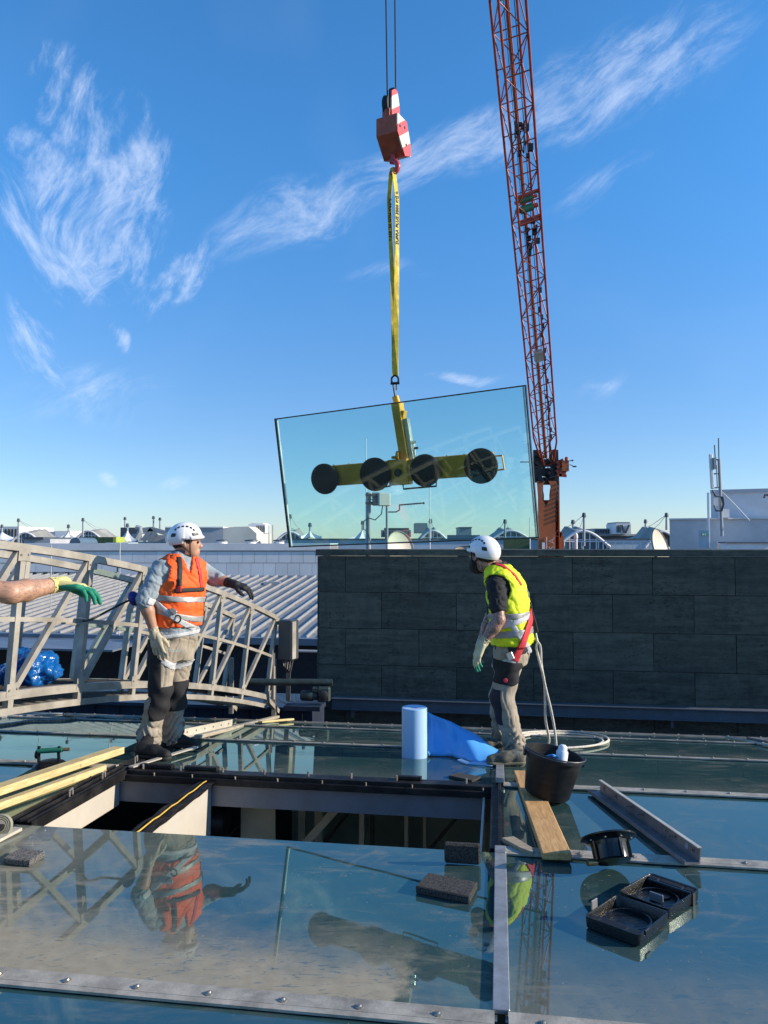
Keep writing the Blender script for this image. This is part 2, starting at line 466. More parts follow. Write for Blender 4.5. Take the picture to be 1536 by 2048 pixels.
# pressure strips across the roof with screws
scr = MB().lathe([(0, .009), (.0055, .008), (.0075, .004), (.0135, .003), (.0135, 0)], n=8).mesh('screw'); scr.materials.append(BOLT)
for i in range(1, len(NB)):
    b = NB[i]
    me = MB()
    w = .045 if i <= 7 else .028
    nn = (nroof(b - .1) + nroof(b + .1)).normalized(); e = TV.cross(nn) * -1
    if e.dot(LV) < 0: e = -e
    me.obox(RP(0, b) + TV * (PW / 2) + nn * .008, TV * (PW / 2 - .02), e * w, nn * .004)
    me.obox(RP(0, b) + TV * (PW / 2) + nn * .0115, TV * (PW / 2 - .021), e * (w * .45), nn * .0015)
    ms = me.mesh('cap_strip'); ms.materials.append(ALU)
    for c in COLS:
        if c == HOLE_COL and i in (HOLE_ROW, HOLE_ROW + 1): continue
        st = inst('cap_strip', ms, Matrix.Translation(TV * c), ROOF)
        if i < 5 or c < -3 * PW + .01 and i < 8 or c > PW: continue
        k = 0
        a = .12
        while a < PW - .1:
            q = RP(0, b) + TV * (c + a) + nn * .0125
            rot = nn.to_track_quat('Z', 'Y').to_matrix().to_4x4()
            d = q - CAM
            u = 768 + FPX * d.x / d.y
            if -20 < u < 1560: inst('screw', scr, Matrix.Translation(q) @ rot, st)
            a += .235
# bars along the arch
for c in COLS[1:]:
    for i in range(1, len(NB) - 1):
        b0, b1 = NB[i], NB[i + 1]
        if i == HOLE_ROW and c in (HOLE_COL, 0): continue
        if c == -PW and i in (5, 7): w, h, m_ = .05, .012, BLACK
        else: w, h, m_ = .0255, .016, ALU2
        s_ = -.05 if i >= 7 else -.045
        o = surf_box(MB(), c - w, c + w, b0 + .047, b1 - .047 if i != 7 else b1 - .03, .001, h).build('cap_bar', m_, ROOF, bevel=.002)
surf_box(MB(), -.0255, .0255, NB[6] - .05, NB[6] + .03, .002, .019).build('cap_bar', ALU2, ROOF, bevel=.002)
surf_box(MB(), -.0255, .0255, NB[7] + .0, NB[7] + .22, .016, .045).build('cap_bar', ALU2, ROOF, bevel=.002)
# short upright bracket further up the bar
MB().box(RP(0, NB[8] + .55, .05), (.05, .05, .14)).build('bracket', ALU2, ROOF, bevel=.003)
# edge of the vault and the hall underneath
e_b = NB[-1]
MB().obox(RP(-1, e_b + .06, -.12), TV * 8.4, LV * .03, Vector((0, 0, .12))).build('edge_flashing', ALU, ROOF)
# roof structure around the opening
h0, h1 = NB[6], NB[7]
fr_ = [('T', -PW, 0, h1 - .055, h1 + .05, -.05, .004), ('T2', -PW, 0, h1 - .075, h1 - .05, -.06, -.02), ('L', -PW - .07, -PW + .085, h0 + .02, h1 + .03, -.05, .006), ('Lr1', -PW - .03, -PW - .015, h0, h1, .006, .02), ('Lr2', -PW + .02, -PW + .035, h0, h1, .006, .022), ('Lr3', -PW + .065, -PW + .078, h0, h1, .006, .018),
       ('R', -.05, .02, h0 + .03, h1, -.08, .004), ('Rr', -.012, .006, h0 + .03, h1, .004, .016), ('N', -PW, 0, h0 - .02, h0 + .0, -.06, -.026)]
for nm, a0, a1, b0, b1, lo, hi in fr_:
    surf_box(MB(), a0, a1, b0, b1, lo, hi).build('gasket', BLACK, ROOF, bevel=.003)
for a in [-2.25, -2.0, -1.72, -1.45, -1.17, -.9, -.62, -.2]:
    q = RP(a, h1 - .005, .004); MB().cyl(q, q + Vector((0, 0, .03)), .007, n=8).build('bolt', BOLT, ROOF)
    q = RP(a + .1, h1 - .058, -.02); MB().cyl(q, q + Vector((0, 0, .018)), .005, n=6).build('bolt', BOLT, ROOF)
for b in (h0 + .42, h0 + .78, h0 + 1.2):
    q = RP(-PW + .05, b, .006)
    MB().tube([q, q + Vector((0, 0, .04)), q + LV * .03 + Vector((0, 0, .045)), q + LV * .03 + Vector((0, 0, .01))], .006, 6).build('clip', BOLT, ROOF)
for a in (-2.28, -1.98):
    surf_box(MB(), a, a + .22, h1 + .0, h1 + .05, .006, .03).build('gasket_block', BLACK, ROOF, bevel=.004)
surf_box(MB(), -.62, -.47, h1 + .0, h1 + .045, .006, .028).build('gasket_block', BLACK, ROOF, bevel=.004)
zt = zroof(h1)
surf_box(MB(), -PW + .02, -.05, h1 - .02, h1 - .008, -.20, -.062).build('purlin', GREYBEAM, ROOF)
surf_box(MB(), -PW + .02, -.05, h1 - .06, h1 + .05, -.066, -.052).build('purlin_flange', GREYBEAM, ROOF)
def fin(a, h_, th=.012, top=-.052):
    p = [RP(a, h0 - .9, top), RP(a, h0, top), RP(a, h1 - .022, top), RP(a, h1 - .022, top - h_), RP(a, h0, top - h_), RP(a, h0 - .9, top - h_)]
    return MB().prism(p, TV * th).build('rafter_web', WHITEP, ROOF)
fin(-PW + .01, .17); fin(-1.80, .62, .014, -.075); fin(-.10, .4)
# torn seal lying on the middle rafter with a yellow bead
mp = [RP(-1.80, h0 + (h1 - h0) * k / 14 - .05, -.055 + .003 * math.sin(k * 2.1)) for k in range(16)]
MB().strap(mp, [(0, 0, 1)] * 16, .075, .022).build('rafter_seal', BLACK, ROOF)
for off, wd in ((-.03, .02), (.04, .03)):
    mq = [p + TV * (off + .008 * mnoise.noise(p * 9)) + Vector((0, 0, .018 + .008 * mnoise.noise(p * 14))) for p in mp]
    MB().strap(mq, [(.3 * mnoise.noise(p * 7), 0, 1) for p in mp], wd, .006).build('rafter_seal', BLACK, ROOF)
MB().tube([p + Vector((0, 0, .022)) for p in mp[:15]], .004, 6).build('sealant_bead', mat('yellow sealant', (.62, .40, .06), .5, 0, .15, 30), ROOF)
# duct stub on the rafter and things below
q = RP(-1.79, h0 + .33, -.43); MB().lathe([(.05, 0), (.056, 0), (.056, .14), (.048, .14), (.048, .01)], q, TV, 20).build('duct_stub', WHITEP, ROOF, smooth=True)
ROOM = empty('attic_room', RP(0, 4, -2.6), kind='structure')
def rbox(a0, a1, b0, b1, z0, z1):
    m = MB(); c = TV * ((a0 + a1) / 2) + LV * ((b0 + b1) / 2)
    return m.obox((c.x, c.y, (z0 + z1) / 2), TV * ((a1 - a0) / 2), LV * ((b1 - b0) / 2), Vector((0, 0, (z1 - z0) / 2)))
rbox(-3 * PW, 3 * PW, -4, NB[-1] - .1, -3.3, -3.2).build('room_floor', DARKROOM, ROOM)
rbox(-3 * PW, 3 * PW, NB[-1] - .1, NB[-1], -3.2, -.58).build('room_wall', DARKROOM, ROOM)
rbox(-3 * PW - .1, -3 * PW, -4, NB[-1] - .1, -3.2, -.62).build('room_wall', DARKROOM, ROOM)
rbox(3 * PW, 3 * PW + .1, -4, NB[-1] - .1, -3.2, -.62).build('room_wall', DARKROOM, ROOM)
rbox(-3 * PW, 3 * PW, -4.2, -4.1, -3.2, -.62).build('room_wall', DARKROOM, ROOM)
PART = mat('dull green partition', (.16, .20, .17), .6, 0, .25, 2)
rbox(-1.6, 2.0, 5.9, 5.94, -3.2, -.30).build('partition', PART, ROOM)
LPOST = mat('pale green post', (.42, .44, .36), .6, 0, .15, 3)
rbox(-1.74, -1.50, 5.10, 5.12, -3.2, -.21).build('partition', LPOST, ROOM)
for a, w_, m_ in ((-1.76, .02, STEEL), (-1.42, .05, LPOST), (-1.30, .05, LPOST), (-.98, .035, LPOST), (-.90, .02, STEEL), (-.66, .025, LPOST), (-.53, .02, LPOST), (.1, .03, STEEL)): rbox(a, a + w_, 5.4, 5.45, -3.2, -.22).build('post', m_, ROOM)
MB().beam(RP(-1.72, 5.3, -1.0), RP(-1.05, 5.3, -.25), .03, .05).build('stair_string', LPOST, ROOM)
for (a, b_) in ((-1.7, -1.0), (-.95, -.2)):
    MB().tube([RP(a, 5.7, -1.2), RP(b_, 5.7, -.3)], .012, 6).build('brace_rod', STEEL, ROOM)
MB().tube([RP(-2.3, 5.6, -.55), RP(-1.9, 5.6, -.95)], .008, 6).build('brace_rod', STEEL, ROOM)
MB().tube([RP(-1.9, 5.6, -.55), RP(-2.3, 5.6, -.95)], .008, 6).build('brace_rod', STEEL, ROOM)
for (a0, a1, z_) in ((-2.1, -1.45, -.42),):
    MB().lathe([(0, 0), (.09, 0), (.1, .02), (.1, .24), (.09, .26), (0, .26)], RP(a0, 5.15, z_), TV, 18).build('tank', STEEL, ROOM, smooth=True)
MB().lathe([(0, 0), (.06, 0), (.06, .2), (.035, .2), (.035, .34), (.05, .34), (.05, .38), (0, .38)], RP(-2.15, 5.05, -.58), (0, 0, 1), 16).build('valve', STEEL, ROOM, smooth=True)

# ------------------------------------------------------------------ dark stone wall
def stone():
    m = bpy.data.materials.new('dark travertine cladding'); m.use_nodes = True; t = NT(m.node_tree); b = t.n['Principled BSDF']
    pos = t.add('ShaderNodeNewGeometry').outputs['Position']
    oi = t.add('ShaderNodeObjectInfo').outputs['Random']
    p = t.vmath('ADD', pos, t.vmath('SCALE', (13.1, 7.7, 3.3), oi))
    mp = t.add('ShaderNodeMapping'); mp.inputs['Scale'].default_value = (.55, .55, 5.0); t.l.new(p, mp.inputs['Vector'])
    vein = t.noise(mp.outputs[0], 2.6, 9, .68, .5)
    cloud = t.noise(p, 1.6, 5, .6)
    c = t.mix(t.ramp(t.math('ADD', t.math('MULTIPLY', vein, .6), t.math('MULTIPLY', t.noise(p, 9, 7, .7), .4)), .34, .68), (.038, .040, .031), (.135, .130, .098))
    c = t.mix(t.ramp(cloud, .35, .75, 0, .6), c, (.066, .070, .058))
    f = t.math('MULTIPLY_ADD', oi, .4, .8); c = t.mix(1.0, c, t.comb(f, f, f), 'MULTIPLY')
    mp2 = t.add('ShaderNodeMapping'); mp2.inputs['Scale'].default_value = (1, 1, 2.4); t.l.new(p, mp2.inputs['Vector'])
    pit = t.math('MULTIPLY', t.ramp(t.noise(mp2.outputs[0], 20, 5, .66), .57, .64), t.ramp(t.noise(p, 2.2, 4), .42, .6))
    c = t.mix(t.math('MULTIPLY', pit, .8), c, (.008, .008, .009))
    chip = t.math('MULTIPLY', t.ramp(t.noise(p, 38, 2), .76, .78), t.ramp(t.noise(p, 1.3, 3), .58, .66))
    c = t.mix(chip, c, (.35, .34, .31))
    streak = t.add('ShaderNodeMapping'); streak.inputs['Scale'].default_value = (5, 5, .3); t.l.new(pos, streak.inputs['Vector'])
    c = t.mix(t.math('MULTIPLY', t.ramp(t.noise(streak.outputs[0], 1.3, 4), .55, .75), .35), c, (.026, .029, .028))
    t.put(b.inputs['Base Color'], c); b.inputs['Roughness'].default_value = .6; b.inputs['Specular IOR Level'].default_value = .35
    bn = t.add('ShaderNodeBump'); bn.inputs['Strength'].default_value = .5; bn.inputs['Distance'].default_value = .006
    t.l.new(t.math('SUBTRACT', t.math('MULTIPLY', vein, .5), pit), bn.inputs['Height']); t.l.new(bn.outputs[0], b.inputs['Normal'])
    return m
STONE = stone()
KW = 1.11                       # the wall stands this much further out than the roof edge suggests
def kbox(a0, a1, b0, b1, z0, z1): return rbox(a0 * KW, a1 * KW, b0 * KW, b1 * KW, CAMZ + (z0 - CAMZ) * KW, CAMZ + (z1 - CAMZ) * KW)
WB = 9.3
WALL = empty('stone_wall', TV * 1 + LV * (WB + .2) + Vector((0, 0, -1.6)), 'long dark grey stone clad wall standing behind the glass roof', 'wall')
WTOP = 1.318
kbox(-2.19, 6.5, WB + .02, WB + .42, -1.7, WTOP - .09).build('wall_core', mat('wall core', (.02, .02, .022), .9), WALL)
zr = [WTOP - .085 - .44 * k for k in range(7)]
for r in range(6):
    a = -1.86 - .905 + (0.45 if r % 2 else 0)
    while a < 6.5:
        a0, a1 = max(a, -2.19), min(a + .905, 6.5)
        if a1 - a0 > .05 and a0 < 4.4:
            dp = rnd.uniform(-.004, .004)
            kbox(a0 + .003, a1 - .003, WB - .012 + dp, WB + .03, zr[r + 1] + .003, zr[r] - .003).build('panel', STONE, WALL)
        a += .905
for r in range(6):
    kbox(-2.215, -2.185, WB + .01, WB + .42, zr[r + 1] + .003, zr[r] - .003).build('end_panel', STONE, WALL)
kbox(-2.23, 6.5, WB - .03, WB + .46, WTOP - .08, WTOP).build('coping', STONE, WALL, bevel=.006)
RAIL = mat('blue grey painted rail', (.12, .14, .165), .5, .1, .1, 3, .03, 40, dirt=(.06, .06, .06), dirt_amt=.4)
rw = empty('gantry_rail', TV * 1 + LV * 9.1 + Vector((0, 0, -.55)), 'grey steel rail running along the foot of the stone wall', 'rail')
kbox(-1.98, 5.5, WB - .22, WB - .20, -.575, -.46).build('web', RAIL, rw)
kbox(-1.98, 5.5, WB - .26, WB - .10, -.46, -.45).build('flange', RAIL, rw)
kbox(-1.98, 5.5, WB - .25, WB - .12, -.585, -.575).build('flange', RAIL, rw)
for a in (-1.75, .1, 1.9, 3.7): kbox(a, a + .03, WB - .2, WB - .02, -.68, -.57).build('bracket', RAIL, rw)
# dark curb left of the wall, with seams
cu = empty('roof_curb', TV * -5 + LV * 9.3 + Vector((0, 0, -1.5)), 'dark navy metal curb along the far edge of the glass roof', 'curb')
rbox(-14, -2.26, 9.25, 9.9, -1.7, -.64).build('body', NAVY, cu)
rbox(-14, -2.26, 9.15, 10.0, -.64, -.60).build('cap', mat('navy coping metal', (.035, .05, .075), .45, .3, .15, 2), cu)
for k in range(34):
    a = -2.4 - k * .34; rbox(a, a + .02, 9.235, 9.25, -1.6, -.66).build('seam', NAVY, cu)

# ------------------------------------------------------------------ arched gantry bridge
BR = mat('bridge paint', (.37, .345, .295), .5, .25, .14, 5, .06, 120, dirt=(.24, .21, .17), dirt_amt=.45, dirt_scale=4)
def br_xy(Y, off=0.0):
    d = Vector((.2448, 1, 0)).normalized(); n = Vector((d.y, -d.x, 0))
    return Vector((-2.35 + .2448 * (Y - 5), Y, 0)) - n * off
def br_top(Y): return 1.475 - .0237 * (Y - 2.86) ** 2
def br_up(Y):
    s_ = -.0474 * (Y - 2.86); d = Vector((.2448, 1, s_ * 1.03)).normalized(); x = Vector((1, -.2448, 0)).normalized()
    return x.cross(d).normalized()
def br_pt(Y, h, off=0.0):
    p = br_xy(Y, off); p.z = br_top(Y)
    return p - br_up(Y) * h
bridge = empty('gantry_bridge', br_pt(8.9, 1.1, .27), 'arched beige metal gantry bridge with lattice rails over the roof', 'bridge')
YS = [9.29 - .715 * k for k in range(11)]
YF = [9.29 - .715 / 4 * k for k in range(41)]
BW = .55
for off in (0.0, BW):
    MB().strap([br_pt(y, 0, off) for y in YF], [br_up(y) for y in YF], .055, .05).build('top_chord', BR, bridge)
    MB().strap([br_pt(y, .46, off) for y in YF], [br_up(y) for y in YF], .03, .03).build('mid_rail', BR, bridge)
    MB().strap([br_pt(y, .935, off) for y in YF], [br_up(y) for y in YF], .05, .055).build('walkway_chord', BR, bridge)
    MB().strap([br_pt(y, 1.035, off) for y in YF], [br_up(y) for y in YF], .045, .045).build('bottom_chord', BR, bridge)
    for k, y in enumerate(YS):
        MB().beam(br_pt(y, .02, off), br_pt(y, 1.03, off), .042, .047, br_xy(1) - br_xy(0)).build('post', BR, bridge)
        if k + 1 < len(YS):
            MB().beam(br_pt(YS[k + 1] + .03, .91, off), br_pt(y - .03, .03, off), .036, .040, br_xy(1) - br_xy(0)).build('diagonal', BR, bridge)
for k, y in enumerate(YS[:7]):
    for h_ in (.045, .90):
        c_ = br_pt(y, h_) + Vector((.2448, 1, 0)).normalized().cross(Vector((0, 0, 1))) * .026
        gx = (br_xy(1) - br_xy(0)).normalized(); MB().obox(c_, gx * .055, gx.cross(Vector((0, 0, 1))) * .0025, br_up(y) * .04).build('gusset_plate', BR, bridge, bevel=.001)
        for b_ in (-.035, .035): MB().cyl(c_ + gx * b_, c_ + gx * b_ + gx.cross(Vector((0, 0, 1))) * .009, .008, n=6).build('gusset_bolt', BOLT, bridge)
for k in range(60):
    y = 9.25 - k * .12
    MB().beam(br_pt(y, 1.03, .02), br_pt(y, 1.03, BW - .02), .03, .03).build('cross_bar', BR, bridge)
gr = MB()
for k in range(220):
    y = 9.25 - k * .0325
    gr.beam(br_pt(y, .93, .03), br_pt(y, .93, BW - .03), .004, .026)
for j in range(9):
    o_ = .05 + j * (BW - .1) / 8
    gr.strap([br_pt(y, .925, o_) for y in YF], [br_up(y) for y in YF], .004, .03)
g_ = gr.build('grating', STEEL, bridge); g_['kind'] = 'stuff'
# end frame: cabinet, legs, carriage
DGR = mat('dark grey steel paint', (.07, .08, .085), .5)
CABM = mat('grey cabinet paint', (.055, .065, .07), .45, .1, .08, 3, .02, 40)
d_ = Vector((.2448, 1, 0)).normalized(); n_ = Vector((d_.y, -d_.x, 0))
cbp = at(577, 1279, 9.25); cr_ = Matrix.Rotation(R(-24), 3, 'Z')
MB().box(cbp, (.19, .17, .47), cr_).build('cabinet', CABM, bridge, bevel=.012)
MB().box(cbp + cr_ @ Vector((.098, -.035, 0)), (.008, .085, .44), cr_).build('cabinet_lit_strip', BR, bridge, bevel=.003)  # pale strip painted on for the sunlit bevel of the cabinet
MB().beam(cbp + Vector((.0, 0, -.23)), cbp + Vector((.0, 0, -.80)), .05, .05).build('cabinet_post', DGR, bridge)
for k in range(5): MB().tube([cbp + Vector((-.06 + .03 * k, -.02, -.22)), cbp + Vector((-.05 + .02 * k, -.06, -.30 - .02 * k)), cbp + Vector((-.02, -.02, -.38))], .009, 6).build('cable', STEEL, bridge, smooth=True)
for off in (0.0, BW):
    p = br_pt(9.33, .5, off); MB().beam(p + d_ * .06, Vector((p.x, p.y, -.66)) + d_ * .06, .05, .05).build('end_leg', BR, bridge)
    p = br_pt(9.29, .95, off); MB().beam(p, p + d_ * .35 + Vector((0, 0, -.22)), .05, .05).build('end_strut', BR, bridge)
p = br_pt(9.3, .42, .03); MB().cyl(p + n_ * .05, Vector((p.x, p.y, -.45)) + n_ * .05, .022, n=10).build('conduit', BR, bridge)
hs = [at(553, 1393, 9.0), at(565, 1402, 9.0), at(580, 1408, 9.0), at(600, 1411, 9.0), at(612, 1410, 9.05)]
MB().tube(hs, .02, 8).build('hose', mat('grey hose', (.45, .47, .45), .5), bridge, smooth=True)
tr = empty('drive_unit', TV * -2.4 + LV * 9.0 + Vector((0, 0, -.6)), 'dark green drive motor and shaft at the bridge end beside the wall', 'motor')
DG = mat('dark green machine paint', (.028, .045, .043), .5, .1, .2, 10, .05, 60)
p0 = at(500, 1364, 8.95); p1 = at(665, 1365, 8.95)
MB().cyl(p0, p1, .04, n=14).build('shaft_tube', DG, tr, smooth=True)
MB().lathe([(0, 0), (.05, 0), (.06, .02), (.06, .14), (.045, .16), (.045, .2), (0, .2)], at(602, 1391, 8.9), TV, 16).build('motor_body', DG, tr, smooth=True)
g0 = at(648, 1388, 8.9)
MB().box(g0, (.15, .12, .17)).build('gearbox', DG, tr, bevel=.02)
MB().lathe([(.055, 0), (.055, .02), (.03, .03), (0, .03)], g0 + Vector((0, -.06, 0)), (0, -1, 0), 16).build('gear_cover', STEEL, tr, smooth=True)
for k in range(6): MB().box(g0 + Vector((-.1 + .0 * k, -.0, .07 - .025 * k)), (.06, .13, .008)).build('cooling_rib', DG, tr)
MB().cyl(at(590, 1388, 8.9), at(590, 1404, 8.9), .014, n=8).build('grease_pipe', mat('grey hose', (.45, .47, .45), .5), tr)
sb = at(610, 1412, 8.95); MB().box(sb, (.42, .3, .05), Matrix.Rotation(-.15, 3, 'Z')).build('base_plate', NAVY, tr)
# bags on the walkway
BLUEBAG = None
def blue_bag_mat():
    m = bpy.data.materials.new('blue refuse sack film'); m.use_nodes = True; t = NT(m.node_tree); b = t.n['Principled BSDF']
    tc = t.add('ShaderNodeTexCoord').outputs['Object']
    t.put(b.inputs['Base Color'], t.mix(t.noise(tc, 5, 4), (.0, .06, .23), (.01, .13, .40))); b.inputs['Roughness'].default_value = .22
    bn = t.add('ShaderNodeBump'); bn.inputs['Strength'].default_value = .7; bn.inputs['Distance'].default_value = .02
    v = t.add('ShaderNodeTexVoronoi', feature='DISTANCE_TO_EDGE'); v.inputs['Scale'].default_value = 9
    t.l.new(t.vmath('ADD', tc, t.vmath('SCALE', t.noise(tc, 6, 4, col=True), .25)), v.inputs['Vector'])
    t.l.new(v.outputs['Distance'], bn.inputs['Height']); t.l.new(bn.outputs[0], b.inputs['Normal'])
    return m
BLUEBAG = blue_bag_mat()
def sack(c, r, sz, seed, label):
    me = bpy.data.meshes.new('refuse_sack'); bm = bmesh.new(); bmesh.ops.create_icosphere(bm, subdivisions=5, radius=1)
    for v in bm.verts:
        q = v.co.copy(); s1 = mnoise.noise(q * 1.6 + Vector((seed, 0, 0))); s2 = abs(mnoise.noise(q * 3.4 + Vector((0, seed, 0)))); s3 = abs(mnoise.noise(q * 8 + Vector((0, 0, seed))))
        f = 1 + .34 * s1 - .05 * s2 - .22 * abs(mnoise.noise(q * 5 + Vector((seed, seed, 0)))) - .08 * s3
        v.co = Vector((q.x * sz[0] * f, q.y * sz[1] * f, max(-.72, q.z) * sz[2] * f))
    bm.to_mesh(me); bm.free(); me.materials.append(BLUEBAG)
    for p in me.polygons: p.use_smooth = True
    o = link('refuse_sack', me); o.location = c; tag(o, label, 'sack', 'blue sacks on the bridge')
    return o
s0 = br_pt(5.52, .93, .27)
sack(s0 + Vector((.02, .0, .12)), 1, (.21, .20, .17), 2.0, 'blue plastic refuse sack lying on the bridge walkway behind the diagonal strut')
s0 = br_pt(5.0, .93, .27)
sack(s0 + Vector((-.05, .0, .10)), 1, (.17, .2, .14), 5.5, 'flatter blue refuse sack cut off by the picture edge on the walkway')

# ------------------------------------------------------------------ standing-seam hall roof behind the bridge
METAL = mat('weathered shade blotched zinc', (.30, .30, .29), .5, .2, .2, 1.2, .05, 25, dirt=(.06, .085, .12), dirt_amt=.9, dirt_scale=2.4, stretch=(1, .35, 1))  # dark blue blotches: weathering mixed with painted shadows of the seams
SEAM = mat('bright roof seam', (.42, .42, .41), .4, .4, .06, 4)
def on_hall(d, k):       # d metres along the slope from the eave, k across
    p = TV * k + LV * (16.6 + d); return Vector((p.x, p.y, -.62 + .098 * d))
hall = empty('seam_metal_roof', on_hall(0, -5) + Vector((0, 0, -3)), 'low grey standing seam metal roof behind the arched bridge', 'metal roof')
HL = 8.9
MB().add([on_hall(-.55, -24), on_hall(-.55, 1), on_hall(HL, 1), on_hall(HL, -24)], [(0, 1, 2, 3)]).build('roof_sheet', METAL, hall)
for k in range(70):
    a = .6 - k * .335
    MB().obox(on_hall((HL - .5) / 2, a) + Vector((0, 0, .03)), TV * .011, (on_hall(1, 0) - on_hall(0, 0)).normalized() * (HL / 2 + .2), Vector((0, 0, .035))).build('seam', SEAM, hall)
p = on_hall(-.6, -11.5); MB().obox(p + Vector((0, 0, -.02)), TV * 12.5, LV * .10, Vector((0, 0, .07))).build('gutter', mat('blue grey gutter', (.16, .19, .23), .45, .3, .1, 2), hall)
p = on_hall(-1.5, -16.0); MB().obox(p + Vector((0, 0, .04)), TV * 8.5, LV * .85, Vector((0, 0, .02))).build('eave_shelf', mat('blue grey gutter', (.16, .19, .23)), hall)
p = on_hall(-.3, -11.5); MB().obox(p + Vector((0, 0, -1.7)), TV * 12.5, LV * .10, Vector((0, 0, 1.6))).build('fascia', mat('shade black fascia', (.008, .010, .016), .7), hall)  # near black colour stands in for the shade under the eave
p = on_hall(-.9, -2); MB().cyl(at(560, 1301, 16.0), at(640, 1303, 16.0), .03, n=8).build('pipe', SEAM, hall)
for (u, v) in ((545, 1166),):
    p = at(u, v + 2, 24.5); MB().box(p, (.5, .3, .14)).build('roof_hatch', SEAM, hall)
# lightning rods on it
for u, v0, v1, Y in ((103, 1090, 1222, 17.5), (240, 1085, 1285, 17.0)):
    MB().cyl(at(u, v0, Y), at(u - 2, v1, Y), .012, n=6).build('lightning_rod', SEAM, hall)

# ------------------------------------------------------------------ white panel building
PANEL = mat('pale grey facade panel', (.76, .76, .76), .45, .1, .05, .8, .0, obj_rand=.05)
PANELD = mat('pale facade parapet', (.70, .70, .70), .5, 0, .06, 1)
pb = empty('panel_building', at(300, 1170, 38) + Vector((0, 1, -6)), 'long pale building clad in square panels behind the metal roof', 'building')
PY = 36.0
def bg_box(u0, v0, u1, v1, Y, depth, rz=0.0):
    """box whose front face covers the given picture rectangle at distance Y"""
    p, q = at(u0, v0, Y), at(u1, v1, Y)
    m = MB()
    return m.obox(((p.x + q.x) / 2, Y + depth / 2, (p.z + q.z) / 2), (abs(q.x - p.x) / 2, 0, 0), (0, depth / 2, 0), (0, 0, abs(p.z - q.z) / 2))
bg_box(-80, 1092, 660, 1250, PY + .05, 6).build('wall_core', mat('facade core', (.18, .19, .2), .8), pb)
bg_box(-80, 1087, 660, 1101, PY - .06, 6.3).build('parapet', PANELD, pb)
for k in range(30):
    u0 = 655 - k * 24.4
    for r, (v0, v1) in enumerate(((1103, 1125.5), (1126.5, 1151.5), (1152.5, 1178))):
        sh = (0, 7, 7)[r]
        if u0 - 24 < 225 and r > 0: continue
        bg_box(u0 - 23.7 - sh, v0, u0 - sh, v1, PY, .08).build('panel', PANEL, pb)
for k in range(9):
    u0 = 236 - k * 33
    bg_box(u0 - 32, 1127, u0, 1144, PY, .08).build('panel', PANEL, pb)
WINF = mat('cream window frame', (.45, .44, .40), .5); WING = mat('dark window glass', (.02, .03, .035), .08, 0, .1, 1)
bg_box(-80, 1160, 232, 1180, PY - .1, .2).build('sill_band', WINF, pb)
for k in range(13):
    u0 = 225 - k * 22
    w_ = bg_box(u0 - 20, 1145, u0 - 8, 1160, PY, .1).build('window_panel', WINF, pb)
    bg_box(u0 - 7.5, 1146, u0 - 1, 1160, PY + .02, .05).build('window', WING, pb)

# ------------------------------------------------------------------ roofscape further back
def bgm(n, c, **k): return mat(n, c, k.pop('rough', .6), k.pop('metal', 0), k.pop('var', .07), k.pop('scale', .6), **k)
WH = bgm('white render', (.74, .74, .74)); CREAM_LIT = bgm('cream sunlit cladding', (.72, .68, .57)); GREYB = bgm('grey cladding', (.42, .44, .47)); BLUEG = bgm('blue grey cladding', (.09, .15, .21))  # grey cladding doubles as shaded wall colour, the cream tone as sunlit wall
LBLUE = bgm('pale blue cladding', (.42, .52, .58)); GREEN = bgm('dark green cladding', (.05, .10, .04)); LIME = bgm('lime cladding', (.38, .46, .08)); HVAC = bgm('galvanised plant', (.30, .33, .34), metal=.3); HVACD = bgm('dark plant', (.06, .08, .10)); TENT = bgm('white tent membrane', (.78, .77, .72)); TENTD = bgm('weathered tent membrane', (.30, .30, .27), var=.15); MAST = bgm('grey mast paint', (.30, .33, .36)); GLZ = bgm('tent glazing', (.10, .14, .16), rough=.15)
def simple(name, label, cat, rects, group=None):
    """rects: (part, material, u0, v0, u1, v1, Y, depth)"""
    u0 = min(r[2] for r in rects); v1 = max(r[5] for r in rects); Y = rects[0][6]
    e = empty(name, at((u0 + rects[0][4]) / 2, v1, Y), label, cat, group)
    for r in rects: bg_box(*r[2:]).build(r[0], r[1], e)
    return e
def grille(e, m, u0, v0, u1, v1, Y, n, name='louvre'):
    for k in range(n):
        w = (u1 - u0) / n; bg_box(u0 + w * (k + .2), v0, u0 + w * (k + .75), v1, Y, .05).build(name, m, e)

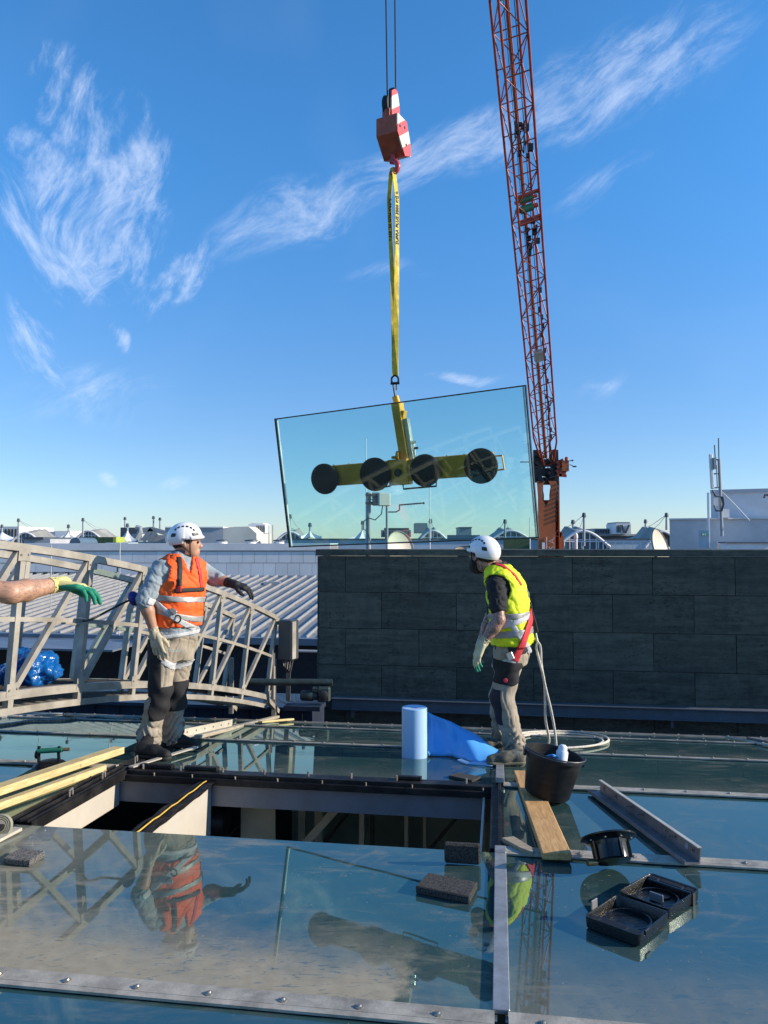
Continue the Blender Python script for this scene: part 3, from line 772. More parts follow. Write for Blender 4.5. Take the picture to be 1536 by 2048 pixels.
def mast(e, u, v0, v1, Y, r=.09, du=0):
    p, q = at(u, v0, Y), at(u + du, v1, Y)
    MB().cyl(q, p, r, r * .8, n=8).build('mast', MAST, e)
    MB().cyl(p + Vector((0, 0, -.25)), p + Vector((0, 0, .05)), r * 1.8, r * 1.2, n=8).build('mast_head', HVACD, e)
def cable(e, p, q, r=.018):
    m = (p + q) / 2 - Vector((0, 0, (p - q).length * .03)); MB().tube([p, m, q], r, 4).build('stay_cable', MAST, e)
def cone_tent(label, u0, u1, vtop, vbot, up, Y, mast_v=None):
    """peaked white membrane tent with concave sides"""
    e = empty('peak_tent', at((u0 + u1) / 2, vbot, Y), label, 'tent', 'peaked tent roofs on the skyline')
    top = at(up, vtop, Y + 2); L, Rr = at(u0, vbot, Y), at(u1, vbot, Y); w = (Rr - L).length; d = w * .8
    base = [L, (L + Rr) / 2 + Vector((0, -.3, .25)), Rr, Rr + Vector((w * .05, d / 2, .3)), Rr + Vector((0, d, 0)), (L + Rr) / 2 + Vector((0, d + .3, .25)), L + Vector((0, d, 0)), L + Vector((-w * .05, d / 2, .3))]
    vs, fs, n, m = [], [], len(base) * 3, 8
    ring = []
    for i in range(len(base)):
        a, b = base[i], base[(i + 1) % len(base)]
        for t in range(3): ring.append(a.lerp(b, t / 3))
    for j in range(m):
        t = j / (m - 1)
        for q in ring:
            h = q.lerp(top, t); h.z = q.z + (top.z - q.z) * (t ** 1.9); h += (Vector((q.x, q.y, 0)) - Vector((top.x, top.y, 0))).normalized() * (.02 * w if j == m - 1 else 0); vs.append(h)
    for j in range(m - 1):
        for i in range(n): fs.append((j * n + i, j * n + (i + 1) % n, (j + 1) * n + (i + 1) % n, (j + 1) * n + i))
    fs.append(tuple(range((m - 1) * n, m * n)))
    MB().add(vs, fs).build('membrane', TENT, e, smooth=True)
    if mast_v: mast(e, up, mast_v, vtop + 3, Y + 2)
    return e
def arch_tent(label, u0, u1, vtop, vbot, Y, mast_u=None, mast_v=None, mast_base=None, m_=None, glazed=True):
    """saddle membrane over a glazed arch front"""
    e = empty('arch_tent', at((u0 + u1) / 2, vbot, Y), label, 'tent', 'arched tent roofs on the skyline')
    N = 24; front, peak = [], []
    zb = at(0, vbot, Y).z; zt = at(0, vtop, Y).z; H = zt - zb
    for i in range(N + 1):
        t = i / N * 2 - 1; u = u0 + (u1 - u0) * i / N; x = at(u, vbot, Y).x
        prof = (1 - abs(t) ** 1.6); bump = .16 * math.exp(-((abs(t) - .22) / .12) ** 2) - .04 * math.exp(-(t / .12) ** 2)
        za = zb + H * (.66 * math.cos(t * math.pi / 2) ** 1.1)
        front.append(Vector((x, Y, za))); peak.append(Vector((x * 1.0, Y + 3.5, zb + H * max(0.0, (.84 * prof + bump)))))
    vs, fs, M = [], [], 6
    for j in range(M + 1):
        s_ = j / M
        for a, b in zip(front, peak):
            q = a.lerp(b, s_); q.z = a.z + (b.z - a.z) * (s_ ** .8); vs.append(q)
    for q in peak: vs.append(Vector((q.x, q.y + 4, zb)))
    n = N + 1
    for j in range(M + 1):
        for i in range(N): fs.append((j * n + i, j * n + i + 1, (j + 1) * n + i + 1, (j + 1) * n + i))
    MB().add(vs, fs).build('membrane', m_ or TENTD, e, smooth=True)
    MB().tube(front, .10, 6).build('edge_arch', WH, e, smooth=True)
    if glazed:
        poly = [Vector((q.x, Y + .12, q.z)) for q in front] + [Vector((front[-1].x, Y + .12, zb - .4)), Vector((front[0].x, Y + .12, zb - .4))]
        MB().add(poly, [tuple(range(len(poly)))]).build('glazing', GLZ, e)
        for i in range(3, N - 2, 3):
            q = front[i]; MB().beam((q.x, Y + .05, zb - .3), (q.x, Y + .05, q.z), .07, .07).build('mullion', WH, e)
        MB().beam((front[3].x, Y + .04, zb + H * .3), (front[-4].x, Y + .04, zb + H * .3), .06, .06).build('transom', WH, e)
    if mast_u:
        mast(e, mast_u, mast_v, mast_base or vbot, Y - .6)
        hd = at(mast_u, mast_v + 2, Y - .6)
        for i in (8, 16): cable(e, hd, peak[i])
    return e
def building_windows(e, u0, u1, v0, v1, Y, n):
    for k in range(n):
        w = (u1 - u0) / n; bg_box(u0 + w * (k + .25), v0, u0 + w * (k + .75), v1, Y, .05).build('window', WING, e)
# left part of the skyline
e = simple('office_block', 'white office block with tall windows at the far left skyline', 'building', [('wall', WH, -60, 1053, 35, 1092, 92, 10)]); building_windows(e, -58, 34, 1058, 1075, 91.9, 14)
cone_tent('small white peaked tent at the far left picture edge', -34, 30, 1064, 1084, 4, 74, 1050)
arch_tent('dark arched tent with the leaning mast beside the left office block', 18, 84, 1054, 1088, 72, 37, 1038, 1088)
simple('roof_shed', 'low grey blue roof shed above the bridge near the left edge', 'shed', [('body', GREYB, 48, 1078, 100, 1100, 60, 5), ('roof', HVACD, 46, 1074, 86, 1078, 59.8, 5.4)])
simple('plant_room', 'white cube shaped plant room between two left tents', 'building', [('body', WH, 109, 1062, 140, 1092, 80, 6), ('shade_tone_side', GREYB, 90, 1063, 109, 1092, 80, 6)])  # grey part paints the cube's shaded side onto the same front plane
cone_tent('white peaked tent left of the green roof wall', 106, 147, 1064, 1083, 137, 66, 1050)
arch_tent('grey arched tent with tall mast above the green roof wall', 150, 203, 1054, 1078, 70, 166, 1037, 1074)
simple('green_wall', 'dark green roof screen with a lime end', 'screen', [('panel', GREEN, 165, 1074, 206, 1087, 58, 2), ('panel', GREEN, 207, 1074, 226, 1087, 58, 2), ('end_panel', LIME, 226, 1074, 232, 1087, 58, 2)])
e = simple('blue_plant_block', 'blue grey roof block with a rounded vent hood', 'building', [('body', BLUEG, 138, 1086, 212, 1106, 50, 4)])
vh = []
for k in range(9):
    t = math.pi * k / 8; vh.append(at(150 - 11 * math.cos(t), 1086 - 11 * math.sin(t), 50))
MB().prism(vh, (0, 3, 0)).build('vent_hood', BLUEG, e, smooth=False)
e = simple('pale_stair_box', 'pale blue stair box with white tube frames in front', 'building', [('body', LBLUE, 211, 1085, 256, 1106, 49, 3)])
for u0, u1 in ((220, 234), (241, 254)):
    for a, b in (((u0, 1092), (u1, 1092)), ((u0, 1098), (u1, 1098)), ((u0, 1092), (u0, 1105)), ((u1, 1092), (u1, 1105))): MB().cyl(at(*a, 48.5), at(*b, 48.5), .04, n=6).build('frame_tube', WH, e)
simple('dark_parapet', 'long dark blue parapet left of the cream building', 'parapet', [('body', BLUEG, 256, 1083, 332, 1106, 51, 3)])
cone_tent('white peaked tent in front of the dark air handling unit', 229, 268, 1061, 1086, 255, 64, 1048)
e = simple('air_handler', 'dark air handling unit with duct behind the white tent', 'air unit', [('body', HVACD, 241, 1055, 281, 1076, 78, 4), ('body', GREYB, 264, 1068, 284, 1082, 77, 3)])
MB().tube([at(270, 1082, 77), at(281, 1064, 77), at(280, 1057, 77), at(272, 1055, 77)], .3, 8).build('duct', HVAC, e, smooth=True)
e = simple('steel_canopy', 'grey slanting steel canopy with plant left of the cream building', 'canopy', [('body', GREYB, 300, 1070, 335, 1084, 70, 3)])
for a, b in (((286, 1082), (304, 1058)), ((304, 1058), (345, 1070)), ((296, 1082), (312, 1066)), ((286, 1060), (304, 1058))): MB().beam(at(*a, 69), at(*b, 69), .3, .4).build('girder', HVAC, e)
for u, v in ((250, 1035), (307, 1033), (320, 1036)):
    e = empty('thin_mast', at(u, 1062, 82), f'thin grey mast with dark head {"left of a pair" if u == 250 else "taller of a pair" if u == 307 else "shorter of a pair"} above the air unit', 'mast', 'thin masts above the air unit'); mast(e, u, v, 1062, 82, .1)
e = simple('cream_building', 'flat roofed building with cream end painted as sunlit right of the white helmet', 'building', [('shade_tone_wall', GREYB, 330, 1056, 446, 1092, 62, 8), ('parapet', WH, 330, 1053.5, 446, 1056, 61.9, 8)])  # grey wall colour stands in for shade
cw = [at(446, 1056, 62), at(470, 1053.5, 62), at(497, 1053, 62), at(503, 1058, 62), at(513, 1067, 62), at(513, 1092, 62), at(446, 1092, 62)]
MB().prism(cw, (0, 8, 0)).build('lit_tone_wall', CREAM_LIT, e)  # cream colour paints sunlight on a wall level with the grey one
e = simple('chiller', 'white chiller unit on a stand beside the cream building', 'air unit', [('body', WH, 497, 1048, 530, 1066, 66, 3), ('stand', HVAC, 500, 1066, 528, 1072, 66, 3), ('leg', HVAC, 503, 1072, 506, 1090, 66, .4), ('leg', HVAC, 522, 1072, 525, 1090, 66, .4), ('hood', WH, 502, 1046, 526, 1048, 66, 3)])
grille(e, HVACD, 512, 1051, 529, 1064, 65.9, 5)
for u in (538, 546): MB().cyl(at(u, 1090, 66), at(u, 1050, 66), .06, n=6).build('frame_tube', HVAC, e)
for i, (u0, u1) in enumerate(((432, 457), (489, 515), (546, 571))):
    e = simple('roof_fan', f'low round roof fan with dark cap, {("leftmost", "middle", "rightmost")[i]} of three on the panel building', 'roof fan', [], None) if 0 else empty('roof_fan', at((u0 + u1) / 2, 1088, 37.5), f'low roof fan with dark cap, {("leftmost", "middle", "rightmost")[i]} of three on the panel building', 'roof fan', 'roof fans on the panel building')
    c = at((u0 + u1) / 2, 1088, 37.5); w = (at(u1, 0, 37.5) - at(u0, 0, 37.5)).length / 2
    MB().lathe([(0, 0), (w * .8, 0), (w * .75, .14), (0, .14)], c, n=14).build('curb', WH, e)
    MB().lathe([(w * .5, .12), (w, .14), (w * .95, .19), (w * .3, .22), (0, .22)], c, n=14).build('cap', HVACD, e)
arch_tent('grey arched tent crossed by the left edge of the hanging glass', 545, 617, 1051, 1090, 60, 580, 1030, 1088)
cone_tent('white peaked tent seen through the lower left corner of the glass', 602, 640, 1061, 1080, 620, 58, 1047)
cone_tent('white peaked tent seen through the glass left of the antenna pole', 697, 737, 1060, 1084, 725, 62, 1043)
e = simple('low_parapet', 'low blue green parapet seen through the foot of the glass', 'parapet', [('body', LBLUE, 560, 1079, 1335, 1104, 56, 2), ('cap', HVACD, 560, 1077, 1335, 1079, 55.9, 2.2)])
arch_tent('grey arched tent with glazed front seen through the glass middle', 833, 900, 1049, 1086, 60, 861, 1039, 1088)
e = simple('cooling_plant', 'long rack of grey cooling plant seen through the glass', 'air unit', [('body', HVAC, 762, 1060, 822, 1074, 68, 3), ('body', HVACD, 768, 1056, 818, 1060, 68, 3), ('body', HVAC, 830, 1046, 855, 1066, 70, 3), ('support', HVACD, 770, 1074, 815, 1084, 68, 1)]); grille(e, HVACD, 764, 1062, 820, 1072, 67.9, 9)
simple('roof_cabin', 'small dark grey roof cabin seen through the glass beside the helmet', 'cabin', [('body', HVAC, 919, 1056, 943, 1074, 66, 3), ('roof', HVACD, 918, 1054, 944, 1056, 65.9, 3.2)])
simple('fence_screen', 'dark screen fence seen through the glass behind the helmet', 'screen', [('panel', BLUEG, 895, 1070, 960, 1092, 57, .3), ('panel', GREEN, 1008, 1078, 1060, 1098, 54, .3)])
arch_tent('grey arched tent seen through the lower right of the glass', 975, 1068, 1050, 1084, 61, 1010, 1040, 1090)
# right part of the skyline
arch_tent('large grey arched tent with glazed front right of the orange crane', 1113, 1220, 1046, 1094, 52, 1168, 1027, 1092)
mast_e = empty('thin_mast', at(1146, 1094, 58), 'shorter grey mast beside the large arched tent', 'mast'); mast(mast_e, 1146, 1041, 1090, 58, .1)
e = simple('green_cooler', 'row of grey green cooler units right of the large arched tent', 'air unit', [('body', HVAC, 1188, 1057, 1226, 1068, 70, 3), ('support', HVACD, 1192, 1072, 1274, 1084, 70, 1), ('base_pipe', HVAC, 1200, 1068, 1275, 1072, 69.8, 1)]); grille(e, HVACD, 1190, 1059, 1225, 1066, 69.9, 7)
e = simple('white_chiller', 'white chiller with slanted dark bracing on the right skyline', 'air unit', [('body', WH, 1232, 1047, 1262, 1068, 68, 3), ('hood', HVAC, 1234, 1044, 1260, 1047, 68, 3)])
for a, b in (((1243, 1050), (1250, 1066)), ((1258, 1050), (1251, 1066))): MB().beam(at(*a, 67.9), at(*b, 67.9), .15, .15).build('brace', HVACD, e)
grille(e, HVACD, 1233, 1050, 1242, 1065, 67.9, 3)
cone_tent('white peaked tent left of the big satellite dish', 1262, 1308, 1055, 1084, 1291, 60, 1040)
arch_tent('brownish tent top behind the big satellite dish', 1290, 1362, 1047, 1094, 56, 1333, 1027, 1060, glazed=False)
# white stepped building at the right
rb = empty('white_stepped_building', at(1440, 1100, 40) + Vector((0, 3, -4)), 'white flat roofed building with stepped tower at the right edge', 'building')
RW = bgm('white painted render shade', (.60, .61, .63), var=.08, dirt=(.42, .43, .44), dirt_amt=.5, dirt_scale=.9)
def face_box(u0, v0, u1, v1, Y, depth):
    """box turned square to the line of sight"""
    p, q = at(u0, v0, Y), at(u1, v1, Y); c = (p + q) / 2; az = math.atan2(c.x, c.y); x = Vector((math.cos(az), -math.sin(az), 0)); y = Vector((math.sin(az), math.cos(az), 0))
    return MB().obox(c + y * (depth / 2), x * (abs(q.x - p.x) * math.cos(az) / 2), y * (depth / 2), (0, 0, abs(p.z - q.z) / 2))
face_box(1336, 1038, 1560, 1130, 40, 8).build('wall', RW, rb)
face_box(1335, 1035.5, 1562, 1038.5, 39.9, 8.2).build('roof_edge', WH, rb)
face_box(1420, 984, 1560, 1036, 42, 6).build('tower', RW, rb)
face_box(1419, 978, 1562, 985, 41.9, 6.2).build('tower_parapet', GREYB, rb)
bg_box(1417, 985, 1420.5, 1095, 39.2, .2).build('corner_post', WH, rb)
dr = face_box(1397, 1060, 1418, 1096, 38.6, .1).build('door', LBLUE, rb)
GRN = bgm('exit sign green', (.02, .30, .14))
bg_box(1404, 1066, 1415, 1071, 38.4, .04).build('exit_sign', GRN, rb)
bg_box(1405, 1067, 1408, 1070, 38.3, .02).build('exit_arrow', WH, rb); bg_box(1410, 1067, 1411.5, 1070.5, 38.3, .02).build('exit_figure', WH, rb)
bg_box(1444, 1018, 1459, 1035, 39.6, .4).build('wall_box', WH, rb)
bg_box(1434, 1084, 1450, 1098, 37.4, .6).build('roof_box', RW, rb); bg_box(1452, 1085, 1560, 1098, 36.5, .6).build('low_unit', WH, rb)
bg_box(1451, 1084, 1560, 1086, 36.4, .8).build('low_unit_lid', HVACD, rb)
MB().tube([at(1445, 985, 38), at(1470, 1010, 38), at(1499, 1041, 37.6)], .03, 5).build('stay_rope', WH, rb)
MB().tube([at(1536, 990, 38.5), at(1530, 990, 38.5), at(1528, 996, 38.5)], .06, 6).build('pipe', HVACD, rb)
# antenna on that building
an = empty('cell_antenna', at(1441, 1072, 37.8), 'tall white cell antenna with cables on the white tower corner', 'antenna')
MB().cyl(at(1444, 1072, 37.8), at(1438, 918, 37.8), .075, n=10).build('mast', MAST, an)
MB().cyl(at(1438, 920, 37.8), at(1437, 876, 37.8), .03, n=8).build('rod', HVACD, an)
MB().cyl(at(1431, 925, 37.8), at(1429, 890, 37.8), .03, n=8).build('rod', HVACD, an)
MB().beam(at(1425, 978, 37.8), at(1421, 908, 37.8), .16, .13, (0, -1, 0)).build('panel_antenna', WH, an, bevel=.03)
for v in (920, 948, 976): MB().beam(at(1424, v, 37.8), at(1440, v - 1, 37.8), .06, .06).build('clamp', HVACD, an)
bg_box(1428, 915, 1433, 938, 37.6, .3).build('radio_unit', HVAC, an); bg_box(1427, 996, 1436, 1012, 37.6, .3).build('radio_unit', WH, an)
MB().cyl(at(1433, 930, 37.5), at(1435, 976, 37.5), .03, n=6).build('rod', HVAC, an)
for k in range(3): MB().tube([at(1425, 980 + k, 37.5), at(1430 + k, 992, 37.5), at(1442 + 2 * k, 994, 37.5), at(1446 + k, 1008, 37.5), at(1442 + k, 1022, 37.5), at(1432, 1020 + k, 37.5), at(1428, 1010, 37.5)], .035, 6).build('feeder_cable', HVACD, an, smooth=True)
# dishes and antennas just behind the stone wall
def dish(label, c, r, face, m_, tilt_rim=True):
    e = empty('satellite_dish', c - Vector((0, 0, r)), label, 'dish')
    f = Vector(face).normalized()
    prof = [(r * k / 8, -.22 * r * (1 - (k / 8) ** 2)) for k in range(9)]
    MB().lathe([(0.001, prof[0][1])] + prof[1:] + [(r * 1.02, .01), (r * 1.0, -.05)] + [(r * k / 8, -.22 * r * (1 - (k / 8) ** 2) - .04) for k in range(7, -1, -1)], c, f, 28).build('reflector', m_, e, smooth=True)
    MB().lathe([(r * .995, -.02), (r * 1.04, -.01), (r * 1.04, .02), (r * .995, .02)], c, f, 28).build('rim', HVACD, e)
    MB().cyl(c - f * .25 * r, c - f * .3 * r - Vector((0, 0, r * 1.3)), .05, n=8).build('stand', HVAC, e)
    return e
DISH = bgm('cream dish', (.62, .57, .46), rough=.55)
dish('large cream satellite dish in front of the white building', at(1322, 1097, 24), .62, (.75, -.62, .25), DISH)
dish('cream satellite dish seen through the bottom of the glass', at(800, 1097, 16), .36, (.62, -.75, .2), DISH)
dish('shallow brown dish lying behind the wall beside the white helmet', at(930, 1101, 15), .22, (-.1, -.3, .95), bgm('tan dish', (.42, .32, .22)))
pm = empty('antenna_pole', at(737, 1120, 13), 'thick grey pole with white radio box seen through the glass', 'antenna', None)
MB().cyl(at(737, 1125, 13), at(737, 985, 13), .042, n=12).build('pole', MAST, pm, smooth=True)
bx = at(768, 999, 12.9); MB().box(bx, (.20, .10, .22), Matrix.Rotation(.25, 3, 'Z')).build('radio_box', bgm('pale box plastic', (.66, .66, .58)), pm, bevel=.012)
MB().box(at(752, 998, 13), (.13, .16, .22)).build('heat_sink', HVAC, pm, bevel=.01)
for k in range(5): MB().box(at(750, 989 + k * 5, 12.9), (.14, .02, .012)).build('fin', HVACD, pm)
for v in (990, 1006): MB().box(at(738, v, 12.95), (.12, .1, .03)).build('clamp', HVACD, pm)
MB().tube([at(765, 1012, 12.9), at(763, 1028, 12.9), at(750, 1040, 12.9), at(738, 1036, 12.9), at(728, 1042, 12.9), at(727, 1058, 12.9), at(736, 1064, 12.9), at(742, 1090, 12.9)], .01, 6).build('cable', HVACD, pm, smooth=True)
py_ = empty('yagi_pole', at(774, 1120, 13.1), 'slim pole with sideways rod antenna seen through the glass', 'antenna')
MB().cyl(at(774, 1125, 13.1), at(774, 1008, 13.1), .022, n=10).build('pole', MAST, py_, smooth=True)
MB().tube([at(774, 1024, 13.1), at(792, 1024, 13.1), at(799, 1020, 13.1), at(799, 1011, 13.1)], .012, 6).build('bent_arm', HVACD, py_, smooth=True)
MB().cyl(at(798, 1010, 13.1), at(848, 1006, 13.1), .012, n=8).build('rod', HVACD, py_)
MB().cyl(at(846, 1006.5, 13.1), at(849, 1006, 13.1), .02, n=8).build('rod_tip', HVACD, py_)
for k in range(7): MB().cyl(at(804 + 6 * k, 1007.5 - .5 * k, 13.1), at(804 + 6 * k, 1012 - .5 * k, 13.1), .004, n=5).build('rod_element', HVACD, py_)
for u, v0, v1, lab in ((732, 878, 1098, 'thin white lightning rod crossing behind the second suction pad'), (860, 975, 1098, 'thin white lightning rod right of the slim antenna pole'), (1060, 1035, 1098, 'thin lightning rod left of the crane column')):
    o = MB().cyl(at(u, v0, 14), at(u, v1 + 15, 14), .008, n=6).build('lightning_rod', WH); tag(o, lab, 'rod')
rl = empty('roof_railing', at(1200, 1098, 44), 'thin glazed railing below the large arched tent', 'railing')
for k in range(13): MB().cyl(at(1112 + k * 17, 1097, 44), at(1112 + k * 17, 1083, 44), .025, n=5).build('baluster', WH, rl)
MB().cyl(at(1112, 1083, 44), at(1316, 1083, 44), .03, n=5).build('handrail', WH, rl)
fl = empty('roof_flue', at(1152, 1098, 30), 'short white roof flue with a domed cap in front of the arched tent', 'flue')
MB().lathe([(0, 0), (.06, 0), (.06, .4), (.08, .42), (.08, .55), (.04, .62), (0, .63)], at(1152, 1098, 30), n=12).build('pipe', WH, fl, smooth=True)

# ------------------------------------------------------------------ crane
CR = mat('crane red paint', (.36, .055, .025), .42, .1, .16, 3, .03, 40, dirt=(.09, .03, .02), dirt_amt=.5, dirt_scale=2)
CO = mat('crane orange paint', (.42, .10, .022), .45, 0, .10, 1.2, .02, 30, dirt=(.20, .06, .03), dirt_amt=.4, dirt_scale=1.5)
CD = mat('crane black steel', (.02, .02, .022), .5, .3, .3, 5)
CG = mat('winch green', (.02, .16, .10), .45, 0, .1, 4)
crane = empty('crane', at(1095, 1110, 30) + Vector((0, 0, -6)), 'tall red lattice boom crane with orange column behind the wall', 'crane')
B0 = at(1094, 925, 30.0); B1 = at(1015, -5, 17.6); bd = (B1 - B0); bl = bd.length; bd.normalize()
bx_ = bd.cross(Vector((0, -1, 0))).normalized()
if bx_.x < 0: bx_ = -bx_
by_ = bd.cross(bx_).normalized()
if by_.y > 0: by_ = -by_                                   # towards the camera
BT = bl * 1.80; HWX, HWY = .335, .30
NM = 34; dm = BT / NM
def bp(s_, x, y):
    k = min(1.0, .55 + .45 * s_ / (dm * 1.5)) if s_ < dm * 1.5 else 1.0
    return B0 + bd * s_ + bx_ * (x * HWX * k) + by_ * (y * HWY * k)
for x, y in ((-1, 1), (1, 1), (-1, -1), (1, -1)):
    MB().cyl(bp(0, x, y), bp(dm * 1.5, x, y), .035, n=8).build('chord', CR, crane, smooth=True)
    MB().cyl(bp(dm * 1.5, x, y), bp(BT, x, y), .035, n=8).build('chord', CR, crane, smooth=True)
def brace(p, q, r=.016): MB().cyl(p, q, r, n=6).build('brace', CR, crane, smooth=True)
for k in range(NM):
    s0, s1 = k * dm, (k + 1) * dm
    fl_ = 1 if k % 2 else -1
    brace(bp(s0, -1, 1), bp(s0, 1, 1), .018); brace(bp(s0, -1, -1), bp(s0, 1, -1))
    brace(bp(s0, -fl_, 1), bp(s1, fl_, 1)); brace(bp(s0, fl_, -1), bp(s1, -fl_, -1))
    brace(bp(s0, -1, fl_), bp(s1, -1, -fl_)); brace(bp(s0, 1, -fl_), bp(s1, 1, fl_))
MB().cyl(bp(.2, .05, -.4), bp(BT, .05, -.4), .055, n=8).build('inner_tube', mat('crane tube paint', (.42, .085, .03), .4), crane, smooth=True)
for x, y in ((-.45, .2), (-.3, .2), (.55, .1), (.62, -.2)): MB().cyl(bp(.3, x, y), bp(BT, x, y), .008, n=5).build('rope', CD, crane)
# winch station
sw = (B0 - at(1045, 380, 22.4)).length
for s_, r_, h_ in ((sw, .11, CG), (sw + .28, .08, CG)):
    MB().cyl(bp(s_, -.55, .3), bp(s_, .55, .3), r_, n=14).build('winch_drum', h_, crane, smooth=True)
    MB().cyl(bp(s_, -1, .3), bp(s_, 1, .3), r_ * .6, n=10).build('winch_shaft', CR, crane, smooth=True)
MB().beam(bp(sw - .3, -1, .8), bp(sw - .3, 1, .8), .12, .14).build('cross_beam', CR, crane)
MB().beam(bp(sw + .5, -1, .8), bp(sw + .5, 1, .8), .06, .10).build('cross_beam', CR, crane)
rr = random.Random(5)
for s0, n in ((sw - .9, 9), (sw + 2.0, 8)):
    for k in range(n):
        a = bp(s0 + rr.uniform(-.5, .5), rr.uniform(-.3, .8), .4); MB().box(a, (rr.uniform(.05, .16), .1, rr.uniform(.06, .2))).build('fitting', CD, crane)
for s0 in (sw - 5.2,):
    MB().obox(bp(s0, -.25, 1.0), bx_ * .14, by_ * .08, bd * .2).build('control_box', mat('grey box', (.32, .32, .30), .5), crane)
hose = [bp(sw + 2.2 + .5 * math.sin(k), -.7 + .12 * k, 1.1) for k in range(8)]
MB().tube(hose, .02, 6).build('hose', CD, crane, smooth=True)
for k in range(24):
    a = bp(.2 + k * .34, .45 + .15 * math.sin(k * 1.7), .7); MB().box(a, (.05, .06, .16)).build('cable_clip', CD, crane)
# boom head above the picture, hoist ropes hang from it
HD = bp(BT, 0, 0)
MB().box(HD, (.5, .6, .5)).build('boom_head', CR, crane)
# pivot section
for k in range(26):
    a = at(rr.uniform(1074, 1112), rr.uniform(905, 962), 30 + rr.uniform(-.3, .3)); MB().box(a, (rr.uniform(.05, .3), .2, rr.uniform(.04, .14)), Matrix.Rotation(rr.uniform(-.8, .8), 3, 'Y')).build('pivot_part', CD, crane)
for u in (1076, 1110): MB().beam(at(u, 965, 30), at(u - 2, 900, 30), .14, .3).build('pivot_cheek', CD, crane)
for v in (926, 944, 962): MB().beam(at(1075, v, 30), at(1111, v, 30), .10, .3).build('pivot_beam', CD, crane)
# column with six-sided opening
cw0, cw1 = at(1075, 965, 30), at(1112, 965, 30)
YC = 29.8
def C_(u, v): return at(u, v, YC)
outer = [(1074, 962), (1113, 962), (1111, 1002), (1111, 1125), (1077, 1125), (1077, 1002)]
hole = [(1090, 962), (1097, 962), (1102, 974), (1102, 993), (1094, 1009), (1090, 1009), (1083, 993), (1083, 974)]
m = MB()
L_ = [(1074, 962), (1090, 962), (1083, 974), (1083, 993), (1090, 1009), (1093, 1012), (1093, 1125), (1077, 1125), (1077, 1002)]
R_ = [(1113, 962), (1111, 1002), (1111, 1125), (1093, 1125), (1093, 1012), (1094, 1009), (1102, 993), (1102, 974), (1097, 962)]
MB().prism([C_(*p) for p in L_], (0, .06, 0)).build('front_plate', CO, crane)
MB().prism([C_(*p) for p in R_], (0, .06, 0)).build('front_plate', CO, crane)
for u in (1078, 1110): MB().obox((C_(u, 0).x, YC + .45, (C_(0, 962).z + C_(0, 1500).z) / 2), (.02, 0, 0), (0, .38, 0), (0, 0, (C_(0, 962).z - C_(0, 1500).z) / 2)).build('side_plate', CO, crane)
MB().prism([at(*p, YC + .85) for p in ((1076, 962), (1084, 962), (1086, 980), (1088, 990), (1088, 1012), (1088, 1500), (1077, 1500))], (0, .04, 0)).build('back_plate', CO, crane)
MB().prism([at(*p, YC + .85) for p in ((1112, 962), (1104, 962), (1100, 980), (1099, 990), (1099, 1012), (1099, 1500), (1111, 1500))], (0, .04, 0)).build('back_plate', CO, crane)
MB().prism([at(*p, YC + .85) for p in ((1088, 1000), (1099, 1000), (1099, 1500), (1088, 1500))], (0, .04, 0)).build('back_plate', CO, crane)
bg_box(1077, 1120, 1111, 1600, YC, .8).build('column_base', CO, crane)
bg_box(1084, 1085, 1090, 1098, YC - .03, .02).build('placard', WH, crane); bg_box(1092.5, 1074, 1094, 1098, YC - .03, .02).build('white_stripe', WH, crane)
# letters on the column, reading upwards
def text_mesh(txt, size, mt, name, parent, M):
    cu_ = bpy.data.curves.new('lettering', 'FONT'); cu_.body = txt; cu_.size = size; cu_.extrude = .002; cu_.align_x = 'CENTER'; cu_.align_y = 'CENTER'; cu_.resolution_u = 3
    o = bpy.data.objects.new('lettering_src', cu_); COL.objects.link(o)
    dg = bpy.context.evaluated_depsgraph_get(); me = bpy.data.meshes.new_from_object(o.evaluated_get(dg)); bpy.data.objects.remove(o)
    me.materials.clear(); me.materials.append(mt); r = link(name, me, parent); r.matrix_basis = M; return r
PALE = mat('faded pale lettering', (.55, .42, .36), .6)
text_mesh('S.A.', .33, PALE, 'lettering', crane, Matrix.Translation(at(1104, 1086, YC - .02)) @ Matrix.Rotation(math.pi / 2, 4, 'X') @ Matrix.Rotation(math.pi / 2, 4, 'Z'))
# side platform
bg_box(1124, 921, 1138, 942, 29.6, .3).build('tool_box', CO, crane)
for a, b in (((1112, 926), (1126, 919)), ((1113, 950), (1133, 952)), ((1118, 920), (1118, 950)), ((1126, 942), (1120, 952)), ((1112, 940), (1122, 952)), ((1130, 942), (1128, 952))): MB().beam(at(*a, 29.8), at(*b, 29.8), .08, .1).build('platform_bar', CR, crane)
for k in range(12): MB().box(at(rr.uniform(1112, 1124), rr.uniform(922, 948), 29.8 + rr.uniform(-.1, .1)), (.12, .1, .1), Matrix.Rotation(rr.uniform(0, 1.5), 3, 'Y')).build('platform_part', CR if k % 3 else CD, crane)
MB().lathe([(0, 0), (.07, 0), (.07, .1), (.04, .14), (0, .14)], at(1133, 921, 29.6), n=10).build('beacon', CR, crane)
MB().cyl(at(1136, 922, 29.6), at(1145, 921, 29.6), .015, n=6).build('lamp_arm', CD, crane); MB().box(at(1145, 921, 29.6), (.05, .06, .06)).build('lamp', CD, crane)
MB().cyl(at(1139, 929, 29.6), at(1146, 932, 29.6), .015, n=6).build('lamp_arm', CD, crane); MB().box(at(1149, 933, 29.6), (.14, .06, .05)).build('mirror', CD, crane)
MB().cyl(at(1040, 924, 29.6), at(1072, 924, 29.6), .02, n=6).build('arm_rod', CD, crane)
